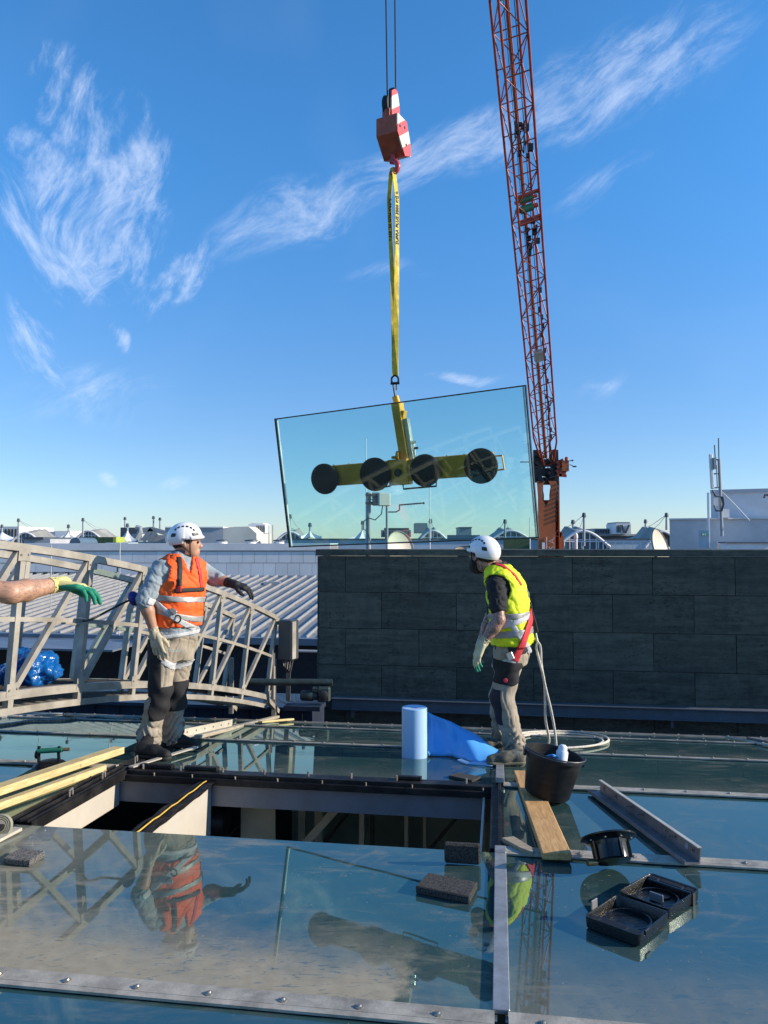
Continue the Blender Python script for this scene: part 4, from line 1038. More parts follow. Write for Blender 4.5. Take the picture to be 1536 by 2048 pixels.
MB().cyl(at(1101, 812, 28.5), at(1102, 796, 28.5), .02, n=6).build('wind_gauge', CD, crane); MB().box(at(1102, 796, 28.5), (.1, .03, .03)).build('wind_gauge', CD, crane)
for a, b in (((1112, 1068), (1122, 1071)), ((1122, 1071), (1122, 1120)), ((1112, 1064), (1123, 1071))): MB().beam(at(*a, 30), at(*b, 30), .12, .2).build('cab_frame', CO, crane)
for k in range(9): MB().box(at(1116 - k * .5, 968 + 9 * k, 29.8), (.04, .1, .10)).build('ladder_rung', CD, crane)

# ------------------------------------------------------------------ hook block, ropes, sling
HY = 6.75
hook = empty('hook_block', at(786, 318, HY), 'red and white striped crane hook block hanging from two ropes', 'hook block')
HR = mat('hook block red brown', (.42, .09, .04), .5, .1, .14, 8, .03, 60, dirt=(.07, .03, .02), dirt_amt=.5, dirt_scale=4)
def stripes():
    m = bpy.data.materials.new('red white hazard stripes'); m.use_nodes = True; t = NT(m.node_tree); b = t.n['Principled BSDF']
    p = t.sep(t.add('ShaderNodeNewGeometry').outputs['Position'])
    s_ = t.math('FRACT', t.math('MULTIPLY', t.math('SUBTRACT', p[2], t.math('MULTIPLY', p[0], 1.5)), 4.2))
    n = t.noise(None, 9, 5, .6)
    c = t.mix(t.math('GREATER_THAN', s_, .5), (.50, .05, .06), (.62, .56, .46)); c = t.mix(t.ramp(n, .55, .8, 0, .35), c, (.22, .12, .10))
    t.put(b.inputs['Base Color'], c); b.inputs['Roughness'].default_value = .5
    return m
HS = stripes()
hq = at(786, 315, HY)
rz = Matrix.Rotation(R(-29), 3, 'Z')
def H(x, y, z): return hq + rz @ (Vector((x, y, z)) * .9)
prof = [(-.13, .36), (-.13, .18), (.03, 0.0), (.16, .05), (.16, .14), (.07, .36)]
MB().prism([H(-.12, y, z) for y, z in prof], rz @ Vector((.205, 0, 0))).build('weight_body', HR, hook, bevel=.004)
MB().prism([H(.107, y, z) for y, z in prof[:]] , rz @ Vector((.012, 0, 0))).build('striped_cheek', HS, hook)
tall = [(-.10, .36), (-.10, .62), (-.03, .67), (.02, .67), (.06, .55), (.075, .36)]
MB().prism([H(.025, y, z) for y, z in tall], rz @ Vector((.015, 0, 0))).build('striped_plate', HS, hook)
MB().prism([H(-.055, y, z) for y, z in ((-.12, .34), (-.12, .44), (.07, .44), (.07, .34))], rz @ Vector((.072, 0, 0))).build('neck_block', HR, hook)
MB().lathe([(.045, -.027), (.117, -.027), (.10, -.008), (.10, .008), (.117, .027), (.045, .027)], H(-.015, -.02, .49), rz @ Vector((1, 0, 0)), 26).build('sheave', CD, hook, smooth=True)
MB().box(H(0, -.0, .66), (.06, .07, .06), rz).build('rope_guard', CD, hook, bevel=.01)
for y, z in ((-.08, .25), (.05, .12), (.02, .28)): MB().cyl(H(.115, y, z), H(.125, y, z), .012, n=8).build('bolt', CD, hook)
hk = []
for k in range(13):
    t = R(100 - 23 * k); hk.append(H(.0 + .055 * math.cos(t), 0, -.10 + .055 * math.sin(t) - .0))
HKM = mat('hook red', (.50, .06, .07), .4, .1, .15, 10)
MB().tube([H(0, 0, .03), H(0, 0, -.02)] + hk[:11], [.02, .024] + [.026] * 9 + [.018, .012], 10).build('hook', HKM, hook, smooth=True)
tp0, tp1 = H(-.015, -.13, .49), H(-.015, .10, .49)
ropes = []
for tp, u, lab in ((at(775, 206, HY), 772, 'left of the two black hoist ropes above the hook block'), (at(791.5, 182, HY), 790, 'right of the two black hoist ropes above the hook block')):
    top = at(u, 0, HY); dirv = (top - tp).normalized()
    o = MB().cyl(tp, tp + Vector((dirv.x * 1.0, .02, 1)).normalized() * (HD.z - tp.z), .007, n=8).build('hoist_rope', mat('black wire rope', (.015, .015, .02), .5), None); tag(o, lab, 'rope', 'hoist ropes')
SL = None
def sling_mat():
    m = bpy.data.materials.new('yellow webbing'); m.use_nodes = True; t = NT(m.node_tree); b = t.n['Principled BSDF']
    tc = t.add('ShaderNodeTexCoord').outputs['Object']
    t.put(b.inputs['Base Color'], t.mix(t.ramp(t.noise(tc, 14, 6, .6), .35, .7), (.46, .36, .03), (.78, .60, .05))); b.inputs['Roughness'].default_value = .75
    return m
SL = sling_mat()
sl = empty('lifting_sling', at(788, 755, HY), 'long yellow webbing sling from the hook down to the shackle', 'sling')
def leg_path(pts): return [at(u, v, HY + dy) for u, v, dy in pts]
lp = leg_path([(782, 346, .03), (778, 400, .03), (781, 470, .03), (785, 560, .02), (787, 650, .01), (788, 752, 0)])
rp_ = leg_path([(788, 346, -.02), (794, 395, -.03), (794, 480, -.03), (793, 570, -.02), (792, 650, -.01), (791, 752, 0)])
MB().strap(lp, [(-.35, -1, 0)] * 3 + [(-.1, -1, 0), (.2, -1, 0), (.5, -1, 0)], .038, .005).build('webbing_leg', SL, sl)
MB().strap(rp_, [(.75, -.7, 0)] * 3 + [(.5, -.85, 0), (.2, -1, 0), (-.5, -1, 0)], .052, .005).build('webbing_leg', SL, sl)
MB().tube([at(783, 348, HY + .03), at(784, 338, HY + .01), at(786, 337, HY), at(788, 348, HY - .02)], .018, 8).build('eye', SL, sl, smooth=True)
INK = mat('black print', (.02, .02, .02), .7)
def sling_text(txt, u, v, nx, flip, size):
    nn = Vector(nx).normalized(); up = Vector((0, 0, 1)) if flip > 0 else Vector((0, 0, -1))
    x = up; z = nn; y = z.cross(x)
    M = Matrix((x, y, z)).transposed().to_4x4(); M.translation = at(u, v, HY - .03 if flip > 0 else HY + .03) + nn * .006
    text_mesh(txt, size, INK, 'print', sl, M)
sling_text('SUPRA PLUS 3000 KG =', 794, 436, (.75, -.7, 0), 1, .047)
sling_text('SUPRA PLUS 30.. KN =', 780, 440, (-.35, -1, 0), -1, .04)
sh = empty('shackle', at(790, 790, HY), 'small dark bow shackle joining the sling to the yellow lifter', 'shackle')
bow = [at(790 + 7 * math.sin(t) * (1 if abs(t) < 2.2 else .8), 760 - 9 * math.cos(t), HY) for t in [R(a) for a in range(-140, 141, 20)]]
MB().tube(bow, .009, 8).build('bow', CD, sh, smooth=True)
MB().cyl(at(781, 767, HY), at(799, 766, HY), .012, n=8).build('pin', CD, sh)
MB().tube([at(786, 768, HY), at(788, 780, HY), at(790, 792, HY)], .008, 6).build('link', CD, sh); MB().tube([at(793, 766, HY), at(793, 780, HY)], .007, 6).build('link', CD, sh)

# ------------------------------------------------------------------ hanging glass unit and vacuum lifter
PYL, PYR = 7.32, 6.16
TL, TR, BRc, BL = at(548, 839, PYL - .07), at(1050, 768, PYR - .07), at(1081, 1078, PYR + .07), at(581, 1093, PYL + .07)
cx = ((TR + BRc) - (TL + BL)).normalized(); cy = ((TL + TR) - (BL + BRc)); cy = (cy - cx * cy.dot(cx)).normalized(); cn = cx.cross(cy)   # towards the camera
if cn.y > 0: cn = -cn
pc = (TL + TR + BRc + BL) / 4
pw = ((TR - TL).length + (BRc - BL).length) / 2; ph = ((TL - BL).length + (TR - BRc).length) / 2
def P_(x, y, d=0.0): return pc + cx * (x * pw / 2) + cy * (y * ph / 2) + cn * d
gu = empty('glass_unit', P_(0, -1), 'large greenish insulating glass unit hanging tilted from the crane', 'glass pane')
def clear_glass():
    m = bpy.data.materials.new('tinted clear glass'); m.use_nodes = True; t = NT(m.node_tree)
    for n in list(t.n): t.n.remove(n)
    out = t.add('ShaderNodeOutputMaterial'); tr_ = t.add('ShaderNodeBsdfTransparent'); gl = t.add('ShaderNodeBsdfGlossy'); mx = t.add('ShaderNodeMixShader')
    t.put(tr_.inputs['Color'], (.83, .965, .94)); t.put(gl.inputs['Color'], (.92, 1, .97)); gl.inputs['Roughness'].default_value = .005
    fr = t.add('ShaderNodeFresnel'); fr.inputs['IOR'].default_value = 1.52
    t.l.new(fr.outputs[0], mx.inputs[0]); t.l.new(tr_.outputs[0], mx.inputs[1]); t.l.new(gl.outputs[0], mx.inputs[2]); t.l.new(mx.outputs[0], out.inputs['Surface'])
    return m
CLEAR = clear_glass()
for d in (.012, -.012):
    MB().add([P_(-1, -1, d), P_(1, -1, d), P_(1, 1, d), P_(-1, 1, d)], [(0, 1, 2, 3)]).build('pane', CLEAR, gu)
EDGE = mat('black edge seal', (.01, .01, .012), .4)
for a, b, off in (((-1, -1), (1, -1), cy), ((-1, 1), (1, 1), -cy), ((-1, -1), (-1, 1), cx), ((1, -1), (1, 1), -cx)):
    MB().beam(P_(*a) + off * .006, P_(*b) + off * .005, .026, .010, off).build('edge_seal', EDGE, gu)
SPC = mat('aluminium spacer', (.6, .62, .62), .35, .6)
for x in (-1, 1): MB().beam(P_(x, -.99) - cx * x * .024, P_(x, .99) - cx * x * .024, .02, .010, cx).build('spacer_bar', SPC, gu)
lf = empty('vacuum_lifter', P_(0, 0, -.1), 'yellow beam vacuum lifter with four black suction pads behind the glass', 'lifter')
YEL = mat('lifter yellow paint', (.88, .44, .012), .42, .05, .10, 6, .02, 60, dirt=(.30, .18, .02), dirt_amt=.35, dirt_scale=5)
def on_pane(u, v, d):
    r_ = ray(u, v); o_ = P_(0, 0, d); t = (o_ - CAM).dot(cn) / r_.dot(cn); return CAM + r_ * t
pads = [(648, 958, 31), (749, 949, 34), (849, 941, 33), (961, 932, 36)]
for u, v, r_ in pads:
    c = on_pane(u, v, -.02); rad = r_ / FPX * c.y
    MB().lathe([(0, -.045), (rad * .45, -.045), (rad * .5, -.03), (rad, -.018), (rad, 0), (rad * .93, .004), (0, .004)], c, cn, 32).build('suction_pad', mat('pad rubber', (.004, .006, .008), .6, 0, .2, 8), lf, smooth=True)
l0, l1 = on_pane(655, 952, -.14), on_pane(985, 927, -.14)
bdir = (l1 - l0).normalized(); bup = cn.cross(bdir).normalized()
if bup.z < 0: bup = -bup
MB().obox((l0 + l1) / 2, bdir * ((l1 - l0).length / 2), bup * .095, cn * .07).build('cross_beam', YEL, lf, bevel=.008)
MB().obox(on_pane(800, 944, -.10), bdir * .10, bup * .115, cn * .045).build('centre_plate', YEL, lf, bevel=.008)
MB().lathe([(0, 0), (.035, 0), (.035, .02), (.02, .03), (0, .03)], on_pane(797, 945, -.055), cn, 14).build('centre_bolt', STEEL, lf)
for k in range(10): MB().cyl(l0.lerp(l1, (k + .5) / 10) + bup * .095, l0.lerp(l1, (k + .5) / 10) + bup * .102, .007, n=6).build('bolt', STEEL, lf)
MB().tube([l1 + bup * .06, l1 + bdir * .09 + bup * .06, l1 + bdir * .10 - bup * .055, l1 - bup * .06], .009, 8).build('end_handle', YEL, lf, smooth=True)
for ua, ub in ((741, 780), (806, 872)):
    q0, q1 = on_pane(ua, 968, -.1), on_pane(ub, 962, -.1)
    MB().tube([q0, q0 - bup * .045, q1 - bup * .045, q1], .008, 8).build('lower_handle', CD, lf, smooth=True)
pb0, pb1 = on_pane(812, 920, -.14), on_pane(794, 806, -.14)
MB().beam(pb0, pb1, .085, .09, cn).build('post', YEL, lf, bevel=.006)
MB().beam(pb0 + bdir * .065, pb0.lerp(pb1, .72) + bdir * .065, .045, .05, cn).build('slide_rail', mat('bare steel rail', (.45, .45, .38), .35, .6), lf, bevel=.004)
MB().beam(pb0.lerp(pb1, .7) + bdir * .02, pb0.lerp(pb1, .86) + bdir * .05, .05, .07, cn).build('post_gusset', YEL, lf, bevel=.004)
pt = on_pane(790, 792, -.14)
MB().beam(pb1, pt, .055, .035, cn).build('lug', YEL, lf, bevel=.006)
MB().lathe([(.02, -.012), (.045, -.012), (.045, .012), (.02, .012), (.02, -.012)], on_pane(796, 912, -.09), (1, -.3, 0), 16).build('lock_ring', YEL, lf)
MB().cyl(on_pane(784, 915, -.1), on_pane(794, 915, -.1), .014, n=8).build('lock_pin', YEL, lf)
for v in (884, 913): MB().box(on_pane(826, v, -.14), (.05, .03, .02)).build('rail_bracket', mat('bare steel rail', (.45, .45, .38), .35, .6), lf)
MB().cyl(on_pane(828, 882, -.14), on_pane(830, 915, -.14), .007, n=6).build('rail_rod', SPC, lf)
MB().cyl(on_pane(829, 896, -.14), on_pane(836, 896, -.14), .011, n=8).build('valve_knob', CD, lf)

# ------------------------------------------------------------------ things lying on the roof
def wood(name, base, dark, stretch):
    m = bpy.data.materials.new(name); m.use_nodes = True; t = NT(m.node_tree); b = t.n['Principled BSDF']
    tc = t.add('ShaderNodeTexCoord').outputs['Object']
    mp = t.add('ShaderNodeMapping'); mp.inputs['Scale'].default_value = stretch; t.l.new(tc, mp.inputs['Vector'])
    g = t.noise(mp.outputs[0], 6, 8, .65, 1.2); f = t.noise(mp.outputs[0], 40, 4, .6)
    c = t.mix(t.ramp(g, .3, .7), dark, base); c = t.mix(t.math('MULTIPLY', t.ramp(f, .5, .7), .35), c, dark)
    k = t.ramp(t.noise(tc, 7, 3), .70, .76); c = t.mix(t.math('MULTIPLY', k, .6), c, tuple(x * .35 for x in dark))
    t.put(b.inputs['Base Color'], c); b.inputs['Roughness'].default_value = .75
    bn = t.add('ShaderNodeBump'); bn.inputs['Strength'].default_value = .4; bn.inputs['Distance'].default_value = .004; t.l.new(f, bn.inputs['Height']); t.l.new(bn.outputs[0], b.inputs['Normal'])
    return m
def plank(name, label, p, q, w, h, m, up=None, cat='plank', group=None, lift=0.0):
    """plank lying between two points; local x runs along it, origin in its middle"""
    p, q = Vector(p), Vector(q); d = (q - p); L = d.length; d.normalize()
    n = Vector(up) if up else nroof(ab((p + q) / 2)[1]); y = n.cross(d).normalized(); n = d.cross(y)
    o = MB().box((0, 0, 0), (L, w, h)).build(name, m, bevel=min(.004, h * .15))
    M = Matrix((d, y, n)).transposed().to_4x4(); M.translation = (p + q) / 2 + n * (h / 2 + lift); o.matrix_basis = M
    tag(o, label, cat, group); return o
PINE = wood('sawn pine', (.70, .42, .17), (.46, .24, .08), (1, 10, 10))
PALEW = wood('pale yellow shuttering wood', (.66, .55, .28), (.46, .34, .14), (1, 8, 8))
GREYW = wood('grey weathered batten', (.45, .41, .32), (.28, .24, .17), (1, 9, 9))
plank('timber_board', 'thick pale yellow timber board running out of the left picture edge', on_roof(-70, 1628), on_roof(238, 1520), .085, .045, PALEW, lift=.045)
plank('timber_board', 'thinner yellow board lying under the thick pale board at left', on_roof(-70, 1648), on_roof(207, 1546), .05, .04, PALEW, lift=.012)
plank('timber_batten', 'long grey weathered batten pointing away from the orange vested worker\'s boots', on_roof(394, 1483), on_roof(554, 1440), .055, .03, GREYW, lift=.02)
plank('timber_batten', 'short pale batten end beyond the long grey batten', on_roof(520, 1449), on_roof(584, 1443), .05, .02, PALEW, lift=.014)
pa = empty('perforated_angle', on_roof(372, 1470), 'pale perforated metal angle behind the orange vested worker\'s boot', 'metal angle')
p0, p1 = on_roof(364, 1474, .016), on_roof(464, 1452, .016)
PANG = mat('pale zinc angle', (.60, .56, .46), .45, .3, .08, 8)
MB().beam(p0 + Vector((0, 0, .03)), p1 + Vector((0, 0, .03)), .006, .06).build('web', PANG, pa)
MB().beam(p0 + Vector((.02, -.03, .003)), p1 + Vector((.02, -.03, .003)), .05, .005).build('flange', PANG, pa)
for k in range(6):
    c = p0.lerp(p1, (k + .5) / 6) + Vector((0, 0, .03)); d = (p1 - p0).normalized(); n = d.cross(Vector((0, 0, 1))).normalized()
    if n.y > 0: n = -n
    MB().cyl(c + n * .002, c + n * .0045, .008, n=8).build('slot', BLACK, pa)
o = MB().beam(on_roof(262, 1534, .026), on_roof(392, 1494, .026), .035, .008).build('flat_strip', PANG); tag(o, 'flat pale metal strip in front of the orange vested worker\'s black boots', 'metal strip')
o = MB().beam(on_roof(-20, 1686, .01), on_roof(36, 1657, .016), .05, .014).build('flat_strip', PANG); tag(o, 'short pale metal strip end at the left picture edge', 'metal strip')
wr = empty('webbing_roll', on_roof(2, 1668), 'coiled grey green webbing roll at the left picture edge', 'webbing')
c = on_roof(0, 1652, .05)
for k, r_ in enumerate((.05, .042, .034, .026)): MB().lathe([(r_, -.022), (r_ + .004, -.022), (r_ + .004, .022), (r_, .022), (r_, -.022)], c, (.25, -1, .25), 24).build('coil', mat('grey green webbing', (.26, .26, .20), .8), wr, smooth=True)
# green handled suction lifter, far left pane
sl_ = empty('hand_suction_lifter', on_roof(101, 1534), 'small black suction cup lifter with green pump handle on the left pane', 'suction lifter')
c = on_roof(101, 1532); n = nroof(ab(c)[1])
MB().lathe([(0, .035), (.06, .035), (.085, .025), (.108, .006), (.11, 0), (0, 0)], c, n, 26).build('cup', BLACKP, sl_, smooth=True)
q0, q1 = c + Vector((-.085, 0, .095)), c + Vector((.075, 0, .105))
MB().cyl(q0, q1, .017, n=14).build('pump_handle', mat('green pump plastic', (.02, .20, .13), .4), sl_, smooth=True)
MB().cyl(q1, q1 + (q1 - q0).normalized() * .045, .011, n=10).build('pump_plunger', mat('dull brass', (.35, .25, .12), .35, .8), sl_)
for x in (-.075, .055): MB().tube([c + Vector((x, 0, .02)), c + Vector((x - .005, 0, .09)), c + Vector((x, 0, .125))], .011, 8).build('bracket', BLACKP, sl_, smooth=True)
MB().lathe([(.02, -.008), (.028, -.008), (.028, .008), (.02, .008), (.02, -.008)], q0 + Vector((.0, 0, -.02)), (1, 0, 0), 14).build('collar', BLACKP, sl_)
# foam pads
FOAM = mat('coarse dark foam rubber', (.05, .048, .045), .95, 0, .8, 150, 1.0, 220)
FOAML = mat('dusty coarse foam rubber', (.17, .165, .155), .95, 0, .6, 170, 1.0, 220)
def pad(label, pts, th, m):
    P = [on_roof(u, v, th) for u, v in pts]; n = nroof(ab(P[0])[1])
    o = MB().prism([p - n * (th - .001) for p in P], n * th).build('foam_pad', m, bevel=.004); tag(o, label, 'foam pad', 'foam pads on the roof'); return o
pad('dusty light grey foam pad at the left edge of the near pane', [(6, 1716), (60, 1722), (90, 1702), (42, 1695)], .028, FOAML)
pad('dark coarse foam pad lying flat in the middle of the near pane', [(831, 1772), (939, 1794), (955, 1764), (856, 1745)], .03, FOAM)
pad('thin dark pad lying flat in front of the trailing blue film', [(897, 1551), (944, 1561), (963, 1553), (914, 1545)], .016, FOAM)
b0_ = on_roof(892, 1722); d = TV; 
pc_ = on_roof(925, 1708, .05); 
o = MB().obox(pc_ + Vector((0, .005, .002)), TV * .079, (LV * .97 + Vector((0, 0, .25))).normalized() * .012, (Vector((0, 0, 1)) - LV * .25).normalized() * .05).build('foam_pad', FOAM, bevel=.008); tag(o, 'dark pad standing upright on the pane edge by the opening', 'foam pad', 'foam pads on the roof')
# blue protective film roll
FILM = mat('pale blue film roll', (.36, .56, .80), .45, 0, .04, 3, .03, 30); FILMB = mat('blue protective film', (.10, .40, .86), .42, 0, .06, 2, .06, 12)
fr0 = on_roof(829, 1514); roll = empty('film_roll', fr0, 'upright roll of pale blue protective film with a sheet trailing right', 'film roll')
rr_ = 25 / FPX * fr0.y; hh = 97 / FPX * fr0.y
MB().lathe([(.02, .02), (.02, hh - .004), (.035, hh), (rr_ - .003, hh), (rr_, hh - .003), (rr_, 0), (.02, 0)], fr0 + Vector((0, 0, .002)), (0, 0, 1), 40).build('roll', FILM, roll, smooth=True)
tops = [(853, 1424, .06), (868, 1430, .10), (892, 1440, .12), (925, 1454, .10), (960, 1474, .06), (1000, 1502, -.02)]
bots = [(853, 1514, .06), (874, 1511, .10), (905, 1513, .06), (930, 1520, .0), (958, 1526, -.05), (992, 1530, -.10)]
vs, fs = [], []
def resample(L, n):
    out = []
    for k in range(n):
        t = k / (n - 1) * (len(L) - 1); i = min(int(t), len(L) - 2); f = t - i
        f = f * f * (3 - 2 * f) * .3 + f * .7
        out.append(L[i].lerp(L[i + 1], f))
    return out
tp = resample([at(u, v, fr0.y + d) for u, v, d in tops], 28); bt = resample([on_roof(u, v, .006) for u, v, d in bots], 28)
bt[0].y = fr0.y + .06; bt[0].z = fr0.z + .01
NVv = 10
for i in range(28):
    for j in range(NVv):
        t = j / (NVv - 1); q = bt[i].lerp(tp[i], t)
        q += Vector((0, .035 * math.sin(t * math.pi) * (1 if i < 14 else -.3), .0)) + Vector((0, .012 * math.sin(i * .9 + 2 * t), .004 * math.sin(i * .7)))
        q.z = max(q.z, zroof(ab(q)[1]) + .006); vs.append(q)
for i in range(27):
    for j in range(NVv - 1): fs.append((i * NVv + j, (i + 1) * NVv + j, (i + 1) * NVv + j + 1, i * NVv + j + 1))
sh_ = MB().add(vs, fs).build('trailing_sheet', FILMB, roll, smooth=True); sm = sh_.modifiers.new('thick', 'SOLIDIFY'); sm.thickness = .003
fe = [on_roof(u, v, .012) for u, v in ((918, 1519), (936, 1526), (955, 1527), (985, 1530))]
MB().strap(fe, [(0, -.4, 1)] * 4, .03, .004).build('folded_edge', FILM, roll)
# wooden plank at right and scrap
plank('timber_board', 'sunlit sawn pine plank under the black bucket on the right pane', on_roof(1048, 1556), on_roof(1114, 1727), .128, .034, PINE, lift=.013)
SCR = wood('offcut wood', (.42, .34, .24), (.26, .2, .13), (1, 6, 6))
sp = [on_roof(u, v, .03) for u, v in ((1003, 1675), (1028, 1672), (1069, 1697), (1066, 1704), (1042, 1696))]
o = MB().prism([p - Vector((0, 0, .022)) for p in sp], (0, 0, .022)).build('wood_offcut', SCR, bevel=.002); tag(o, 'small pointed wood offcut left of the pine plank', 'offcut')
# bucket
bk0 = on_roof(1101, 1613, .0); bk = empty('bucket', bk0, 'black builder\'s bucket leaning against the pine plank', 'bucket')
ax = Vector((.20, -.05, 1)).normalized(); bc = bk0 + Vector((0, .10, .035))
BH = .235; rb0, rb1 = .125, .158
BK = mat('scuffed black bucket plastic', (.010, .011, .012), .48, 0, .25, 12, .15, 80, spec=.35, dirt=(.07, .068, .062), dirt_amt=.15, dirt_scale=9, stretch=(1, 1, 5))
MB().lathe([(0, 0), (rb0 - .008, 0), (rb0, .01), (rb0 + (rb1 - rb0) * .88, BH * .9), (rb1 - .002, BH - .012), (rb1 + .008, BH - .012), (rb1 + .008, BH), (rb1 - .006, BH), (rb0 - .006, .012), (0, .012)], bc, ax, 40).build('shell', BK, bk, smooth=True)
hd = [];
xa = ax.cross(Vector((0, 1, 0))).normalized(); ya = xa.cross(ax).normalized()
for k in range(15):
    t = R(180 + 180 * k / 14); hd.append(bc + ax * (BH + .008) + xa * ((rb1 + .01) * math.cos(t)) - ya * ((rb1 + .012) * math.sin(t)) * -.96)
MB().tube(hd, .004, 6).build('handle', STEEL, bk, smooth=True)
for s_ in (-1, 1): MB().lathe([(0, 0), (.018, 0), (.018, .012), (0, .014)], bc + ax * (BH - .03) + xa * (s_ * (rb1 + .0)), xa * s_, 10).build('handle_lug', BK, bk)
can = empty('spray_can', bc + ax * .08, 'white spray can with domed cap sticking out of the bucket', 'spray can')
ca = Vector((.16, .1, 1)).normalized(); cc = bc + ax * .075 + Vector((.045, -.03, 0))
MB().lathe([(0, 0), (.033, 0), (.033, .165), (.030, .172), (0, .172)], cc, ca, 20).build('can_body', mat('white can paint', (.72, .74, .76), .3), can, smooth=True)
MB().lathe([(.026, .172), (.024, .195), (.014, .205), (0, .207)], cc, ca, 18).build('cap', mat('white can paint', (.72, .74, .76), .3), can, smooth=True)
rg = [bc + ax * (BH - .05) + xa * x + ya * y + ax * z for x, y, z in ((-.02, -.02, .03), (.02, -.05, .045), (.05, -.04, .03), (.06, .0, .0), (.02, .03, .01), (-.02, .02, -.02))]
o = MB().prism(rg, ax * .012).build('blue_rag', FILMB, bevel=.004); tag(o, 'small folded blue rag inside the bucket beside the spray can', 'rag')
# black suction pot with brass valve
vp = empty('suction_head', on_roof(1226, 1722), 'round black suction head with flared rim and valve on the right pane', 'suction head')
c = on_roof(1226, 1724, .048); axs = Vector((-.05, .58, .82)).normalized()
GLB = mat('gloss black plastic', (.005, .006, .007), .2, 0, .1, 8)
MB().lathe([(0, 0), (.072, 0), (.078, .006), (.080, .066), (.084, .076), (.100, .086), (.120, .094), (.122, .100), (.116, .102), (.09, .094), (.07, .03), (0, .026)], c, axs, 40).build('pot', GLB, vp, smooth=True)
xs_ = axs.cross(Vector((0, 1, 0))).normalized(); ys_ = axs.cross(xs_)
for k in range(4):
    t = R(30 + 40 * k); d = xs_ * math.cos(t) + ys_ * math.sin(t); MB().obox(c + d * .082 + axs * .045, d * .006, d.cross(axs) * .005, axs * .04).build('rib', GLB, vp)
    MB().cyl(c + d * .098 + axs * .08, c + d * .10 + axs * .084, .005, n=6).build('rivet', BOLT, vp)
MB().cyl(c + Vector((-.07, .0, .0)), c + Vector((-.112, -.01, .0)), .014, n=12).build('valve', mat('dull brass', (.35, .25, .12), .35, .8), vp, smooth=True)
# punched steel channel
ch = empty('steel_channel', on_roof(1300, 1650), 'long punched grey steel channel leaning across the right pane', 'channel')
g0, g1 = on_roof(1200, 1584, .012), on_roof(1399, 1727, .02)
d = (g1 - g0).normalized(); n = Vector((0, 0, 1)); s_ = d.cross(n).normalized()
if s_.y > 0: s_ = -s_
tilt = (n - s_ * .12).normalized()
CHM = mat('dull grey steel channel', (.22, .215, .225), .42, .5, .12, 12, .05, 90, dirt=(.1, .1, .1), dirt_amt=.4, dirt_scale=10)
MB().obox((g0 + g1) / 2 + tilt * .034, d * ((g1 - g0).length / 2), s_ * .0025, tilt * .034).build('web', CHM, ch)
MB().obox((g0 + g1) / 2 + tilt * .068 + s_ * .006, d * ((g1 - g0).length / 2), s_ * .009, tilt * .0018).build('lip', PANG, ch)
MB().obox((g0 + g1) / 2 + tilt * .002 + s_ * .035, d * ((g1 - g0).length / 2 + .006), s_ * .035, tilt * .0025).build('flange', CHM, ch)
MB().obox((g0 + g1) / 2 + tilt * .008 + s_ * .07, d * ((g1 - g0).length / 2 + .006), s_ * .002, tilt * .008).build('flange_lip', CHM, ch)
for f_, k_ in ((.05, 0), (.2, 0), (.38, 1), (.5, 1), (.72, 0), (.8, 1), (.9, 2), (.95, 0)):
    c = g0.lerp(g1, f_) + tilt * .038 + s_ * .003
    if k_ == 2: MB().obox(c, d * .012, s_ * .001, tilt * .012).build('sticker', mat('pale sticker', (.4, .4, .4), .6), ch)
    else:
        MB().lathe([(.006, 0), (.012, 0), (.012, .002), (.006, .002), (.006, 0)], c, s_, 12).build('hole_rim', BOLT, ch)
        MB().cyl(c, c + s_ * .001, .006, n=10).build('hole', BLACK, ch)
    if k_ == 1: MB().cyl(c - d * .018, c - d * .018 + s_ * .03, .004, n=6).build('stud', BOLT, ch)
